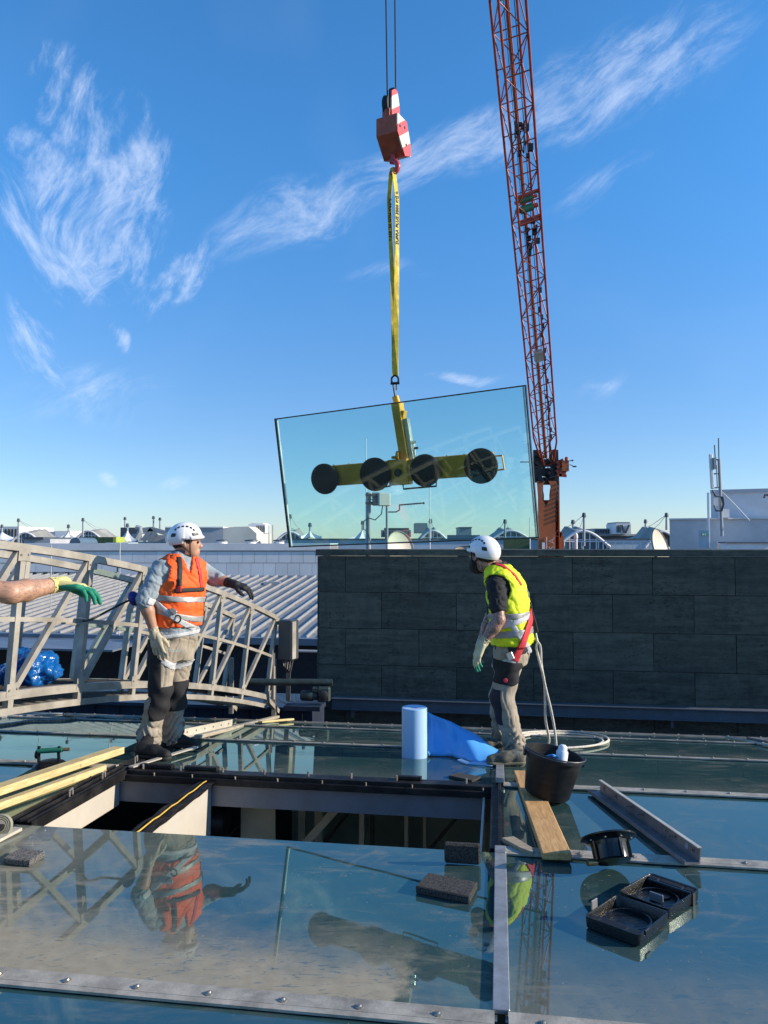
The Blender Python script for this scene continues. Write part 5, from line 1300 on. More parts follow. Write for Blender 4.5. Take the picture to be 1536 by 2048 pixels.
# open black carrying case
cs = empty('carrying_case', on_roof(1280, 1835), 'open black plastic carrying case lying on the right pane', 'case')
CASE = mat('textured black case plastic', (.008, .008, .008), .25, 0, .35, 60, .15, 260, spec=.5)
RH = .046
def tray(pts, nm, front):
    """open tray from four rim corners in order: hinge a, hinge b, front b, front a"""
    A, B, Cc, D = [on_roof(u, v, RH) for u, v in pts]; n = nroof(ab(A)[1]); e = empty('t', (0, 0, 0)) ; bpy.data.objects.remove(e)
    x = ((B - A) + (Cc - D)).normalized(); y = ((D - A) + (Cc - B)); y = (y - x * y.dot(x)).normalized(); w = ((B - A).length + (Cc - D).length) / 2; l = ((D - A).dot(y) + (Cc - B).dot(y)) / 2
    c = (A + B + Cc + D) / 4
    def q(a, b, z): return c + x * (a * w / 2) + y * (b * l / 2) + n * z
    def loop(s_, z, r=.16):
        pts_ = []
        for sx, sy in ((-1, -1), (1, -1), (1, 1), (-1, 1)):
            for k in range(5):
                t = k / 4 * math.pi / 2; rr0 = r
                ang = {(-1, -1): math.pi, (1, -1): 1.5 * math.pi, (1, 1): 0, (-1, 1): .5 * math.pi}[(sx, sy)] + t
                pts_.append(q(sx * s_ * (1 - rr0) + s_ * rr0 * math.cos(ang), sy * s_ * (1 - rr0) + s_ * rr0 * math.sin(ang), z))
        return pts_
    rings = [loop(.93, -RH + .002), loop(.985, -RH * .85), loop(1.0, -RH * .3), loop(1.0, 0), loop(.955, 0), loop(.94, -.004), loop(.88, -RH + .010)]
    m = MB(); N = len(rings[0]); vs = [p for r_ in rings for p in r_]; fs = []
    for j in range(len(rings) - 1):
        for i in range(N): fs.append((j * N + i, j * N + (i + 1) % N, (j + 1) * N + (i + 1) % N, (j + 1) * N + i))
    fs += [tuple(reversed(range(N))), tuple(range((len(rings) - 1) * N, len(rings) * N))]
    sh0 = m.add(vs, fs).build(nm, CASE, cs, smooth=True)
    bm = bmesh.new(); bm.from_mesh(sh0.data); bmesh.ops.recalc_face_normals(bm, faces=bm.faces); bm.to_mesh(sh0.data); bm.free()
    yf = 1 if front else 1
    led = q(0, .78, -.005); MB().obox(led - n * .016, x * (w * .44), y * (l * .10), n * .016).build('front_ledge', CASE, cs, bevel=.004)
    for a, ww in ((0, .22), (-.72, .09), (.72, .09)):
        MB().obox(q(a, .80, -.0046), x * (w * ww), y * (l * .05), n * .0012).build('slot', mat('deep black', (.002, .002, .003), .6), cs)
    MB().lathe([(0, .0), (w * .15, 0), (w * .155, .003), (0, .004)], q(.05, .25, -RH + .013), n, 24).build('round_badge', CASE, cs)
    MB().lathe([(w * .36, -RH * .5), (w * .39, -RH * .5), (w * .39, -RH * .45), (w * .36, -RH * .45), (w * .36, -RH * .5)], q(0, -.1, 0), n, 30).build('ring_rib', CASE, cs)
    return q, x, y, n, w, l
T1 = tray([(1231, 1787), (1336, 1823), (1281, 1872), (1169, 1832)], 'lower_shell', True)
T2 = tray([(1342, 1822), (1240, 1783), (1296, 1744), (1394, 1775)], 'upper_shell', False)
q, x, y, n, w, l = T1
MB().obox(q(-1.02, .35, .012), y * .022, x * .003, n * .02).build('latch', mat('grey latch plastic', (.18, .18, .18), .35), cs, bevel=.003)
MB().obox(q(1.01, .5, -.005), y * .02, x * .004, n * .008).build('latch', CASE, cs, bevel=.002)
q2, x2, y2, n2, w2, l2 = T2
MB().obox(q2(0, -.15, -.02), x2 * .028, y2 * .004, n2 * .013).build('divider', mat('grey latch plastic', (.18, .18, .18), .35), cs, bevel=.002)
MB().obox(q2(-1.01, .55, -.025), y2 * .01, x2 * .003, n2 * .028).build('latch', mat('deep black', (.002, .002, .003), .6), cs)
# ropes on the roof
ROPE = mat('white braided rope', (.62, .58, .50), .85, 0, .15, 40, .6, 180)
GROPE = mat('grey braided rope', (.30, .29, .26), .85, 0, .4, 60, .6, 150)
def rope(name, label, pts, r, m, cat='rope', n=90, **k):
    """smooth rope through points"""
    P = [Vector(p) for p in pts]; out = []
    segs = len(P) - 1
    for i in range(segs):
        p0, p1, p2, p3 = P[max(i - 1, 0)], P[i], P[i + 1], P[min(i + 2, segs)]
        st = max(4, n // segs)
        for j in range(st):
            t = j / st; out.append(.5 * ((2 * p1) + (p2 - p0) * t + (2 * p0 - 5 * p1 + 4 * p2 - p3) * t * t + (3 * p1 - p0 - 3 * p2 + p3) * t ** 3))
    out.append(P[-1])
    o = MB().tube(out, r, 7).build(name, m, k.get('parent'), smooth=True)
    if label: tag(o, label, cat)
    return o
cps = []
for t_, (uc, vc, ru, rv) in enumerate(((1118, 1480, 100, 16), (1114, 1482, 92, 15), (1112, 1479, 105, 17))):
    for k in range(11):
        a = R(-150 + 33 * k + 8 * t_); cps.append(on_roof(uc + ru * math.cos(a), vc + rv * math.sin(a), .008 + .006 * t_))
rope('safety_rope_coil', 'white rope lying in a wide flat coil behind the bucket', cps, .0085, ROPE, n=160)
rope('roof_rope', 'grey braided rope along the roof edge at far left', [on_roof(u, v, .012) for u, v in ((-20, 1452), (30, 1446), (62, 1441), (110, 1440), (150, 1437), (190, 1433), (240, 1437), (280, 1438))], .012, GROPE)
bar = empty('roof_clamp_bar', on_roof(1500, 1480), 'pale metal rod lying on the far right roof edge', 'rod'); MB().cyl(on_roof(1452, 1474, .02), on_roof(1545, 1493, .02), .012, n=8).build('rod', PANG, bar)

# ------------------------------------------------------------------ people: signed distance bodies, meshed by surface nets
def nets(fn, lo, hi, h):
    lo, hi = np.array(lo, np.float32), np.array(hi, np.float32)
    n = np.maximum(4, np.ceil((hi - lo) / h).astype(int) + 1)
    ax_ = [lo[i] + h * np.arange(n[i], dtype=np.float32) for i in range(3)]
    X, Y, Z = np.meshgrid(*ax_, indexing='ij')
    V = fn(X, Y, Z).astype(np.float32)
    V[0] = V[-1] = 1; V[:, 0] = V[:, -1] = 1; V[:, :, 0] = V[:, :, -1] = 1
    ins = V < 0
    c = np.zeros(tuple(n - 1), np.int8); cor = [(i, j, k) for i in (0, 1) for j in (0, 1) for k in (0, 1)]
    for i, j, k in cor: c += ins[i:n[0] - 1 + i, j:n[1] - 1 + j, k:n[2] - 1 + k]
    act = (c > 0) & (c < 8); idx = np.argwhere(act)
    vals = np.stack([V[idx[:, 0] + i, idx[:, 1] + j, idx[:, 2] + k] for i, j, k in cor], 1)
    acc = np.zeros((len(idx), 3), np.float32); cnt = np.zeros(len(idx), np.float32); cf = np.array(cor, np.float32)
    for a in range(8):
        for b in range(a + 1, 8):
            if np.abs(cf[a] - cf[b]).sum() != 1: continue
            m = (vals[:, a] < 0) != (vals[:, b] < 0); t = vals[m, a] / (vals[m, a] - vals[m, b])
            acc[m] += cf[a] + t[:, None] * (cf[b] - cf[a]); cnt[m] += 1
    P = lo + h * (idx + acc / cnt[:, None])
    num = -np.ones(tuple(n - 1), np.int64); num[act] = np.arange(len(idx)); F = []
    for axis in range(3):
        sl0 = [slice(None)] * 3; sl1 = [slice(None)] * 3; sl0[axis] = slice(0, -1); sl1[axis] = slice(1, None)
        a, b = ins[tuple(sl0)], ins[tuple(sl1)]; e = np.argwhere(a != b)
        o1, o2 = [(1, 2), (2, 0), (0, 1)][axis]
        e = e[(e[:, o1] > 0) & (e[:, o2] > 0) & (e[:, o1] < n[o1] - 1) & (e[:, o2] < n[o2] - 1)]
        q = []
        for d1, d2 in ((-1, -1), (0, -1), (0, 0), (-1, 0)):
            s_ = e.copy(); s_[:, o1] += d1; s_[:, o2] += d2; q.append(num[s_[:, 0], s_[:, 1], s_[:, 2]])
        q = np.stack(q, 1); fl = ~a[e[:, 0], e[:, 1], e[:, 2]]; q[fl] = q[fl][:, ::-1]; F.append(q)
    return P, np.concatenate(F)
def crease_at(p, cs):
    x, y, z = p; w = mnoise.noise((x * 6, y * 6, z * 6))
    a = mnoise.noise((x * cs[0] + y * 5 + 1.5 * w, y * cs[1] - x * 4, z * cs[2] + x * 9 + 1.5 * w)); b = mnoise.noise((x * cs[0] * 2 + 7, y * cs[1] * 2, z * cs[2] * 1.7 - x * 16))
    return .5 - 1.4 * (1 - min(1, abs(a) * 3.2)) ** 2 * .6 - .7 * (1 - min(1, abs(b) * 3.5)) ** 2 * .5
def sdf_obj(name, fn, lo, hi, h, m, parent, smooth_it=1, crease=0.0, cs=(13, 13, 20)):
    P, F = nets(fn, lo, hi, h)
    if crease:
        # push shallow cloth creases into the surface along its gradient
        e_ = .004; X, Y, Z = P[:, 0], P[:, 1], P[:, 2]; g = np.stack([fn(X + e_, Y, Z) - fn(X - e_, Y, Z), fn(X, Y + e_, Z) - fn(X, Y - e_, Z), fn(X, Y, Z + e_) - fn(X, Y, Z - e_)], 1)
        g /= np.maximum(np.linalg.norm(g, axis=1, keepdims=True), 1e-6)
        d_ = np.array([crease_at(p, cs) for p in P.tolist()]); P = P + g * (crease * d_)[:, None]
    me = bpy.data.meshes.new(name); me.from_pydata(P.tolist(), [], F.tolist()); me.update(); me.materials.append(m)
    me.polygons.foreach_set('use_smooth', [True] * len(me.polygons))
    o = link(name, me, parent)
    if smooth_it:
        md = o.modifiers.new('relax', 'SMOOTH'); md.factor = .5; md.iterations = smooth_it
    return o
def cone(a, b, ra, rb):
    a, b = Vector(a), Vector(b); d = b - a; bb = max(d.length_squared, 1e-9)
    def f(X, Y, Z):
        px, py, pz = X - a.x, Y - a.y, Z - a.z
        h = np.clip((px * d.x + py * d.y + pz * d.z) / bb, 0, 1)
        return np.sqrt((px - d.x * h) ** 2 + (py - d.y * h) ** 2 + (pz - d.z * h) ** 2) - (ra + (rb - ra) * h)
    return f
def ellip(c, ax3, r):
    c = Vector(c); ax3 = [Vector(a).normalized() for a in ax3]
    def f(X, Y, Z):
        px, py, pz = X - c.x, Y - c.y, Z - c.z; s_ = 0
        for a, q in zip(ax3, r): s_ = s_ + ((px * a.x + py * a.y + pz * a.z) / q) ** 2
        return (np.sqrt(s_) - 1) * min(r)
    return f
def obx(c, ax3, r, rd=.004):
    c = Vector(c); ax3 = [Vector(a).normalized() for a in ax3]
    def f(X, Y, Z):
        px, py, pz = X - c.x, Y - c.y, Z - c.z; o = 0; ins = -1e9
        for a, q in zip(ax3, r):
            d = np.abs(px * a.x + py * a.y + pz * a.z) - (q - rd); o = o + np.maximum(d, 0) ** 2; ins = np.maximum(ins, d)
        return np.sqrt(o) + np.minimum(ins, 0) - rd
    return f
def U_(*fs, k=0.0):
    def f(X, Y, Z):
        r = fs[0](X, Y, Z)
        for g in fs[1:]:
            v = g(X, Y, Z)
            if k: 
                h = np.maximum(k - np.abs(r - v), 0) / k; r = np.minimum(r, v) - h * h * k * .25
            else: r = np.minimum(r, v)
        return r
    return f
def stack(levels, facing):
    """torso: levels (z, x, y, half width, half depth), facing is the front direction"""
    L = sorted(levels); zs = np.array([l[0] for l in L]); A = [np.array([l[i] for l in L]) for i in range(1, 5)]
    f2 = Vector((facing[0], facing[1])).normalized(); s2 = Vector((f2.y, -f2.x))
    def f(X, Y, Z):
        cx_, cy_, w, d = [np.interp(Z, zs, a).astype(np.float32) for a in A]
        px, py = X - cx_, Y - cy_; s_ = (px * s2.x + py * s2.y) / w; fr = (px * f2.x + py * f2.y) / d
        r = (np.abs(s_) ** 2.3 + np.abs(fr) ** 2.3) ** (1 / 2.3)
        v = (r - 1) * np.minimum(w, d) * .9
        return np.maximum(v, np.maximum(zs[0] - Z, Z - zs[-1]))
    return f
def folds(amp, k=(30, 25, 60), ph=0.0):
    def f(X, Y, Z): return amp * (np.sin(k[2] * Z + 7 * np.sin(k[0] * .3 * X + ph) + 5 * np.sin(k[1] * .35 * Y + 1.3 + ph)) * (.6 + .4 * np.sin(11 * Z + 9 * X + ph)) + .5 * np.sin(k[0] * X * 1.3 + k[1] * Y + 20 * Z + ph))
    return f
def off(fn, d): return lambda X, Y, Z: fn(X, Y, Z) - d
def plus(fn, g): return lambda X, Y, Z: fn(X, Y, Z) + g(X, Y, Z)
def isect(*fs): return lambda X, Y, Z: np.maximum.reduce([g(X, Y, Z) for g in fs])
def minus(a, b): return lambda X, Y, Z: np.maximum(a(X, Y, Z), -b(X, Y, Z))
def half(p, n):
    p, n = Vector(p), Vector(n).normalized(); return lambda X, Y, Z: (X - p.x) * n.x + (Y - p.y) * n.y + (Z - p.z) * n.z
def slab(p, n, hw):
    g = half(p, n); return lambda X, Y, Z: np.abs(g(X, Y, Z)) - hw
def ball(c, r): return cone(c, Vector(c) + Vector((0, 0, 1e-4)), r, r)
def bounds(pts, pad):
    a = np.array([tuple(p) for p in pts]); return a.min(0) - pad, a.max(0) + pad

def skin_mat(name, col, tattoo=0.0):
    m = bpy.data.materials.new(name); m.use_nodes = True; t = NT(m.node_tree); b = t.n['Principled BSDF']
    pos = t.add('ShaderNodeTexCoord').outputs['Object']
    c = t.mix(t.ramp(t.noise(pos, 22, 4), .3, .7), tuple(x * .82 for x in col), col)
    if tattoo:
        z = t.sep(pos)
        mp_ = t.add('ShaderNodeMapping'); mp_.inputs['Scale'].default_value = (.5, 1.2, 1.2) if tattoo < .6 else (1, 1, 1); t.l.new(pos, mp_.inputs['Vector'])
        k = t.ramp(t.noise(mp_.outputs[0], 40 if tattoo < .6 else 26, 6, .7, 1.5), .50 if tattoo < .6 else .46, .58 if tattoo < .6 else .54)
        c = t.mix(t.math('MULTIPLY', k, tattoo), c, (.055, .055, .06))
    t.put(b.inputs['Base Color'], c); b.inputs['Roughness'].default_value = .48; b.inputs['Subsurface Weight'].default_value = .08; b.inputs['Subsurface Radius'].default_value = (.01, .004, .002)
    return m
def cloth(name, col, var=.08, bump=.25, scale=9): return mat(name, col, .85, 0, var, scale, bump, 240)

def hand(wrist, d, pn, thumb_side, curl=(.25, .35, .3), spread=.10, sc=1.0):
    """glove or hand: palm and five fingers. d: finger direction, pn: palm normal, thumb_side: +1/-1 along d x pn"""
    d = Vector(d).normalized(); pn = Vector(pn); pn = (pn - d * pn.dot(d)).normalized(); s_ = d.cross(pn).normalized() * thumb_side; w = Vector(wrist); parts = []; pts = [w]
    kn = []
    for i, (o_, L) in enumerate(((.033, .088), (.011, .094), (-.011, .09), (-.031, .08))):
        k = w + d * (L * sc) + s_ * (o_ * sc); kn.append(k); parts.append(cone(w + s_ * (o_ * .6 * sc) + d * .012, k, .019 * sc, .0145 * sc))
    palm = U_(*parts, k=.012)
    fing = []
    for i, (k, lens, r_) in enumerate(zip(kn, ((.042, .026, .02), (.047, .03, .022), (.044, .028, .021), (.034, .021, .018)), (.0108, .0112, .0106, .0096))):
        dir_ = (d + s_ * spread * (1.5 - i) * .7).normalized(); p = k; a = 0
        for j, (L, cu_) in enumerate(zip(lens, curl)):
            a += cu_ * (1 + .12 * i); dd = (dir_ * math.cos(a) + pn * math.sin(a)).normalized(); q = p + dd * (L * sc)
            fing.append(cone(p, q, (r_ - .0008 * j) * sc, (r_ - .0008 * (j + 1)) * sc)); p = q; pts.append(q)
    t0 = w + d * (.03 * sc) + s_ * (.026 * sc) + pn * .008; t1 = t0 + (d * .7 + s_ * .62 + pn * .3).normalized() * (.038 * sc); t2 = t1 + (d * .85 + s_ * .25 + pn * .4).normalized() * (.03 * sc); t3 = t2 + (d * .95 + pn * .3).normalized() * (.022 * sc)
    th = [cone(t0, t1, .0155 * sc, .013 * sc), cone(t1, t2, .0125 * sc, .0115 * sc), cone(t2, t3, .0115 * sc, .0095 * sc)]; pts += [t1, t3]
    fn = U_(U_(palm, *th, k=.01), *fing, k=.005)
    return fn, pts

def head_parts(c, f, up, sc=1.0):
    """skull, jaw, nose, brow, ears; c is the middle of the head"""
    f = Vector(f).normalized(); up = Vector(up); up = (up - f * up.dot(f)).normalized(); s_ = f.cross(up).normalized()
    q = lambda a, b, z: Vector(c) + f * (a * sc) + s_ * (b * sc) + up * (z * sc)
    fs = [ellip(q(-.012, 0, .025), (f, s_, up), (.098 * sc, .076 * sc, .092 * sc)), ellip(q(.022, 0, -.045), (f, s_, up), (.066 * sc, .058 * sc, .075 * sc)), ellip(q(.06, 0, -.095), (f, s_, up), (.026 * sc, .028 * sc, .022 * sc))]
    h = U_(*fs, k=.035)
    nose = U_(cone(q(.088, 0, .0), q(.108, 0, -.028), .009 * sc, .013 * sc), cone(q(.1, -.012, -.034), q(.1, .012, -.034), .009 * sc, .009 * sc), k=.01)
    brow = cone(q(.086, -.032, .018), q(.086, .032, .018), .011 * sc, .011 * sc)
    lips = U_(cone(q(.087, -.018, -.062), q(.087, .018, -.062), .008 * sc, .008 * sc), cone(q(.085, -.016, -.073), q(.085, .016, -.073), .009 * sc, .009 * sc), k=.002)
    ears = [ellip(q(-.012, b * .078, -.012), (f * .95 + up * .3, s_, up), (.018 * sc, .010 * sc, .032 * sc)) for b in (-1, 1)]
    h = U_(h, nose, brow, lips, k=.014)
    sock = U_(*[ball(q(.093, b * .031, .0), .013 * sc) for b in (-1, 1)])
    h = minus(h, sock)
    h = U_(h, *ears, k=.006)
    return h, q, f, s_, up
def helmet(parent, q, f, s_, up, m, flip=1):
    c = q(-.008, 0, .045); ax3 = (f, s_, up); r = (.122, .105, .108)
    tilt = (up * 1.0 - f * .10).normalized()
    sh_ = isect(ellip(c, ax3, r), half(c - tilt * .028, -tilt))
    back = isect(ellip(c - f * .012 - up * .012, ax3, (.119, .104, .10)), half(c - tilt * .055, -tilt), half(c - f * .01, f))
    peak = isect(ellip(c + f * .03 - tilt * .018, (f, s_, tilt), (.108, .095, .015)), half(c + f * .05, -f))
    body = U_(sh_, back, peak, k=.02)
    lo, hi = bounds([c], .2)
    hm = sdf_obj('helmet', body, lo, hi, .0045, m, parent, 2)
    full = U_(ellip(c, ax3, r), ellip(c - f * .012 - up * .012, ax3, (.119, .104, .10)), k=.02)
    VB = mat('helmet vent black', (.01, .01, .012), .5)
    for sd_ in (-1, 1):
        for k in range(6):
            a = R(-52 + 22 * k); d = (f * math.sin(a) * .8 + up * math.cos(a) * .62 + s_ * sd_ * .78).normalized()
            g = isect(off(full, .0022), obx(c + d * .103 + up * .012, ((f * math.cos(a) - up * math.sin(a)), d, d.cross(f * math.cos(a) - up * math.sin(a))), (.0095, .03, .0075), .002))
            lo, hi = bounds([c + d * .103 + up * .012], .035); sdf_obj('vent', g, lo, hi, .0025, VB, hm, 0)
        for a, w in ((62, .021), (-62, .017)):
            d = (f * math.sin(R(a)) * .95 + up * .12 + s_ * sd_ * .75).normalized()
            g = isect(off(full, .0022), obx(c + d * .106 - up * .002, (f * .9 + up * .25 * (1 if a > 0 else -1), d, up), (w, .03, .0135), .006))
            lo, hi = bounds([c + d * .106], .045); sdf_obj('vent', g, lo, hi, .0025, VB, hm, 0)
    return hm
def boot(parent, heel, d, up, ankle, m, sole_m, L=.30):
    d = Vector(d); up = Vector(up).normalized(); d = (d - up * d.dot(up)).normalized(); s_ = d.cross(up); h0_ = Vector(heel)
    q = lambda a, b, z: h0_ + d * a + s_ * b + up * z
    fn = U_(cone(q(.046, 0, .045), q(.15, 0, .045), .042, .042), cone(q(.15, 0, .043), q(L - .045, .005, .03), .042, .036), cone(q(.055, 0, .05), Vector(ankle), .044, .046), k=.03)
    fn = isect(fn, half(q(0, 0, .018), -up))
    lo, hi = bounds([q(0, 0, 0), q(L, 0, 0), ankle], .08); b = sdf_obj('boot', plus(fn, folds(.0012, (60, 60, 90))), lo, hi, .006, m, parent, 1)
    so = isect(U_(cone(q(.045, 0, .02), q(.15, 0, .02), .047, .043), cone(q(.15, 0, .02), q(L - .052, .004, .02), .043, .047), k=.01), half(q(0, 0, .024), up), half(q(0, 0, 0), -up))
    lo, hi = bounds([q(0, 0, 0), q(L, 0, 0)], .07); sdf_obj('sole', so, lo, hi, .005, sole_m, b, 1)
    return b
def eyes(parent, q):
    for b in (-1, 1):
        o = MB().lathe([(.0001, -.011)] + [(.011 * math.cos(R(a)), .011 * math.sin(R(a))) for a in range(-75, 80, 25)] + [(.0001, .011)], q(.084, b * .031, .0), (0, 0, 1), 10).build('eye', mat('eye dark', (.05, .04, .035), .2), parent, smooth=True)

ORANGE = mat('orange hi-vis fabric', (.95, .12, .012), .7, 0, .06, 6, .25, 160); LIME_V = mat('yellow hi-vis fabric', (.66, .78, .01), .7, 0, .06, 6, .25, 160)
REFL = mat('silver reflective tape', (.30, .30, .29), .45, .2, .06, 20); GREYSH = mat('blue grey jersey', (.29, .35, .38), .9, 0, .10, 8, .35, 200)
TROU = cloth('beige grey work trousers', (.33, .285, .22)); TROUB = cloth('black trouser panel', (.012, .012, .014)); BLKT = cloth('black t-shirt', (.012, .013, .015))
WEB = mat('pale grey webbing', (.50, .52, .53), .7, 0, .06, 30, .2, 200); WEBB = mat('black webbing', (.012, .012, .013), .7); WEBR = mat('red webbing', (.60, .02, .03), .65, 0, .08, 30, .2, 200)
BOOT = mat('black suede boot', (.006, .006, .006), .7, 0, .2, 20, .3, 150); SOLE = mat('black sole', (.02, .02, .02), .7); BOOTG = mat('grey olive trekking boot', (.12, .115, .085), .75, 0, .3, 30, .4, 120, dirt=(.28, .26, .2), dirt_amt=.5, dirt_scale=12); SOLEG = mat('olive sole', (.16, .15, .10), .8, 0, .2, 30)
HELM = mat('white helmet shell', (.80, .81, .82), .28, 0, .03, 8, dirt=(.55, .55, .53), dirt_amt=.25); METALH = mat('harness steel', (.55, .54, .5), .3, .9)
HAIR = mat('short dark hair', (.03, .02, .014), .8, 0, .4, 60, .6, 200); BEARD = mat('dark beard', (.028, .02, .016), .9, 0, .4, 60, .8, 200)
SKIN1 = skin_mat('skin', (.46, .25, .16)); SKIN2 = skin_mat('tattooed skin', (.46, .25, .17), .75); SKIN3 = skin_mat('inked forearm skin', (.50, .28, .18), .45)
GLB_ = mat('beige knit glove', (.50, .44, .31), .9, 0, .12, 14, .5, 220); GLK = mat('black glove', (.012, .013, .014), .7, 0, .2, 14, .4, 200)
def two_tone(name, c_back, c_palm, n, p, soft=.006):
    m = bpy.data.materials.new(name); m.use_nodes = True; t = NT(m.node_tree); b = t.n['Principled BSDF']
    pos = t.add('ShaderNodeNewGeometry').outputs['Position']; n = Vector(n).normalized()
    h = t.vmath('DOT_PRODUCT', t.vmath('SUBTRACT', pos, tuple(p)), tuple(n)); h = t.math('ADD', h, t.math('MULTIPLY', t.math('SUBTRACT', t.noise(pos, 70, 3), .5), .008))
    f = t.ramp(h, -soft * .3, soft * .3)
    t.put(b.inputs['Base Color'], t.mix(f, c_back, c_palm)); b.inputs['Roughness'].default_value = .75
    return m

def make_person(label, Yr, J, facing, levels, head_c, head_f, head_up, feet, cfg):
    """J: joints as world points; levels: torso rings (v, u, half width, half depth) at depth Yr"""
    base = (feet[0][0] + feet[1][0]) / 2
    e = empty('person', base, label, 'person')
    lv = []
    for v, u, w, d in levels:
        p = at(u, v, Yr); lv.append((p.z, p.x, p.y, w, d))
    torso = stack(lv, facing); F = Vector((*facing, 0)).normalized(); Rt = Vector((F.y, -F.x, 0))
    zhem = lv[0][0]
    hfn, q, hf, hs, hu = head_parts(head_c, head_f, head_up)
    neck0 = Vector((lv[-1][1], lv[-1][2], lv[-1][0] - .03)); neck = cone(neck0, q(-.025, 0, -.06), .06, .054)
    arms = []
    for s in 'RL': arms += [cone(J['sh' + s], J['el' + s], .050, .042), cone(J['el' + s], Vector(J['el' + s]).lerp(J['wr' + s], .3), .042, .044), cone(Vector(J['el' + s]).lerp(J['wr' + s], .3), J['wr' + s], .044, .029)]
    legs = []
    for s in 'RL': legs += [cone(J['hip' + s], J['kn' + s], .075, .052), cone(J['kn' + s], J['an' + s], .05, .036)]
    allp = [Vector(x) for x in J.values()] + [q(0, 0, .1), q(0, 0, -.1)]
    body = U_(U_(off(torso, -.014), neck, hfn, k=.02), U_(*arms, k=.02), U_(*legs, k=.02), k=.02)
    lo, hi = bounds(allp, .13); sdf_obj('body', body, lo, hi, .008, cfg['skin'], e, 1)
    # trousers
    L = []
    for s in 'RL':
        kn, an, hp = Vector(J['kn' + s]), Vector(J['an' + s]), Vector(J['hip' + s])
        L.append(U_(cone(hp, kn, .098, .074), cone(kn, kn.lerp(an, .35), .074, .074), cone(kn.lerp(an, .35), an, .072, .072), cone(an, an - Vector((0, 0, .045)), .074, .076), k=.03))
    pel = stack([(z, x, y, w * .99, d * .99) for z, x, y, w, d in lv[:2]] + [(lv[0][0] - .07, (J['hipR'].x + J['hipL'].x) / 2, (J['hipR'].y + J['hipL'].y) / 2, .155, .115)], facing)
    tro = plus(U_(U_(L[0], L[1], k=.004), pel, k=.04), folds(.005, (26, 24, 46), cfg.get('ph', 0)))
    az_ = min(J['anR'].z, J['anL'].z)
    _t0 = tro
    def tro(X, Y, Z):
        w = np.clip(1 - (Z - az_) / .22, 0, 1)
        return _t0(X, Y, Z) + .011 * w * np.sin(95 * Z + 6 * np.sin(30 * X) + 5 * np.sin(28 * Y))
    tro = isect(tro, half((0, 0, cfg['belt']), (0, 0, 1)))
    lp = [J[k] for k in ('hipR', 'hipL', 'knR', 'knL', 'anR', 'anL')]
    lo, hi = bounds(lp + [Vector((J['hipR'].x, J['hipR'].y, cfg['belt'] + .05))], .17); lo[2] += .03
    tr_o = sdf_obj('trousers', tro, lo, hi, .007, cfg.get('trouser_m', TROU), e, 2, .009, (17, 17, 8))
    for pnl in cfg.get('panels', []):
        g = isect(off(tro, .009), pnl[1]); a, b = bounds(pnl[2], pnl[3]); sdf_obj(pnl[0], g, a, b, .006, pnl[4], tr_o, 1)
    # shirt
    S_ = []
    for s in 'RL':
        sh_, el, wr_ = Vector(J['sh' + s]), Vector(J['el' + s]), Vector(J['wr' + s]); k = cfg['sleeve'][s]
        if k <= 1: S_.append(cone(sh_, sh_.lerp(el, k), .066, .062))
        else: S_.append(U_(cone(sh_, el, .066, .055), cone(el, el.lerp(wr_, k - 1), .056, .052), k=.02))
    tz = isect(off(torso, .004), half((0, 0, cfg['hem']), (0, 0, -1)))
    shirt = plus(U_(tz, *S_, k=.035), folds(.0045, (28, 30, 70), cfg.get('ph', 0) + 2))
    hole_ = cone(neck0 - Vector((0, 0, .02)), q(-.02, 0, -.03), .058, .062)
    shirt = minus(shirt, hole_)
    lo, hi = bounds([Vector((l[1], l[2], l[0])) for l in lv] + [J['shR'], J['shL'], J['elR'], J['elL']], .2); hi[2] = lv[-1][0] + .06
    sh_o = sdf_obj('shirt', shirt, lo, hi, .007, cfg['shirt_m'], e, 1, .008, (12, 12, 24))
    if cfg.get('collar'):
        col = isect(U_(cone(neck0 - Vector((0, 0, .02)), neck0.lerp(q(-.025, 0, -.06), .55), .075, .068)), half(neck0 - Vector((0, 0, .03)), (0, 0, -1))); col = minus(col, cone(neck0 - F * .01, q(-.02, 0, -.02) , .06, .064))
        col = minus(col, isect(slab(neck0, Rt, .016), half(neck0, -F)))
        a, b = bounds([neck0, q(-.02, 0, -.06)], .12); sdf_obj('collar', col, a, b, .005, cfg['collar'], sh_o, 1)
    allc = U_(shirt, tro)
    # vest
    if cfg.get('vest_m'):
        ve = off(torso, .019)
        ve = plus(ve, folds(.003, (22, 22, 50), 4))
        ve = isect(ve, half((0, 0, cfg['vest_hem']), (0, 0, -1)), half((0, 0, lv[-1][0] - .012), (0, 0, 1)))
        for s, sg in (('R', 1), ('L', -1)):
            sh_ = Vector(J['sh' + s]); arm = cone(sh_ + Rt * sg * -.01 + Vector((0, 0, -.03)), sh_ + Rt * sg * .25 + Vector((0, 0, -.04)), .105, .12); ve = minus(ve, arm)
        ve = minus(ve, cone(neck0 - Vector((0, 0, .05)), neck0 + Vector((0, 0, .12)), .066, .09))
        vz = lv[-1][0] - cfg.get('vneck', .2); pv = Vector((lv[-3][1], lv[-3][2], vz))
        wedge = isect(half(pv - F * .02, -F), half(pv, (Rt * 1.0 - Vector((0, 0, .36)))), half(pv, (-Rt * 1.0 - Vector((0, 0, .36)))))
        ve = minus(ve, wedge)
        if cfg.get('open'):
            ve = minus(ve, isect(slab(pv, Rt, cfg['open']), half(pv, -F)))
        for cut in cfg.get('vest_cuts', []): ve = isect(ve, cut)
        a, b = bounds([Vector((l[1], l[2], l[0])) for l in lv], .24); a[2] = cfg['vest_hem'] - .02; b[2] = lv[-1][0] + .03
        vo = sdf_obj('hi_vis_vest', ve, a, b, .0075, cfg['vest_m'], e, 1, .010, (10, 10, 12))
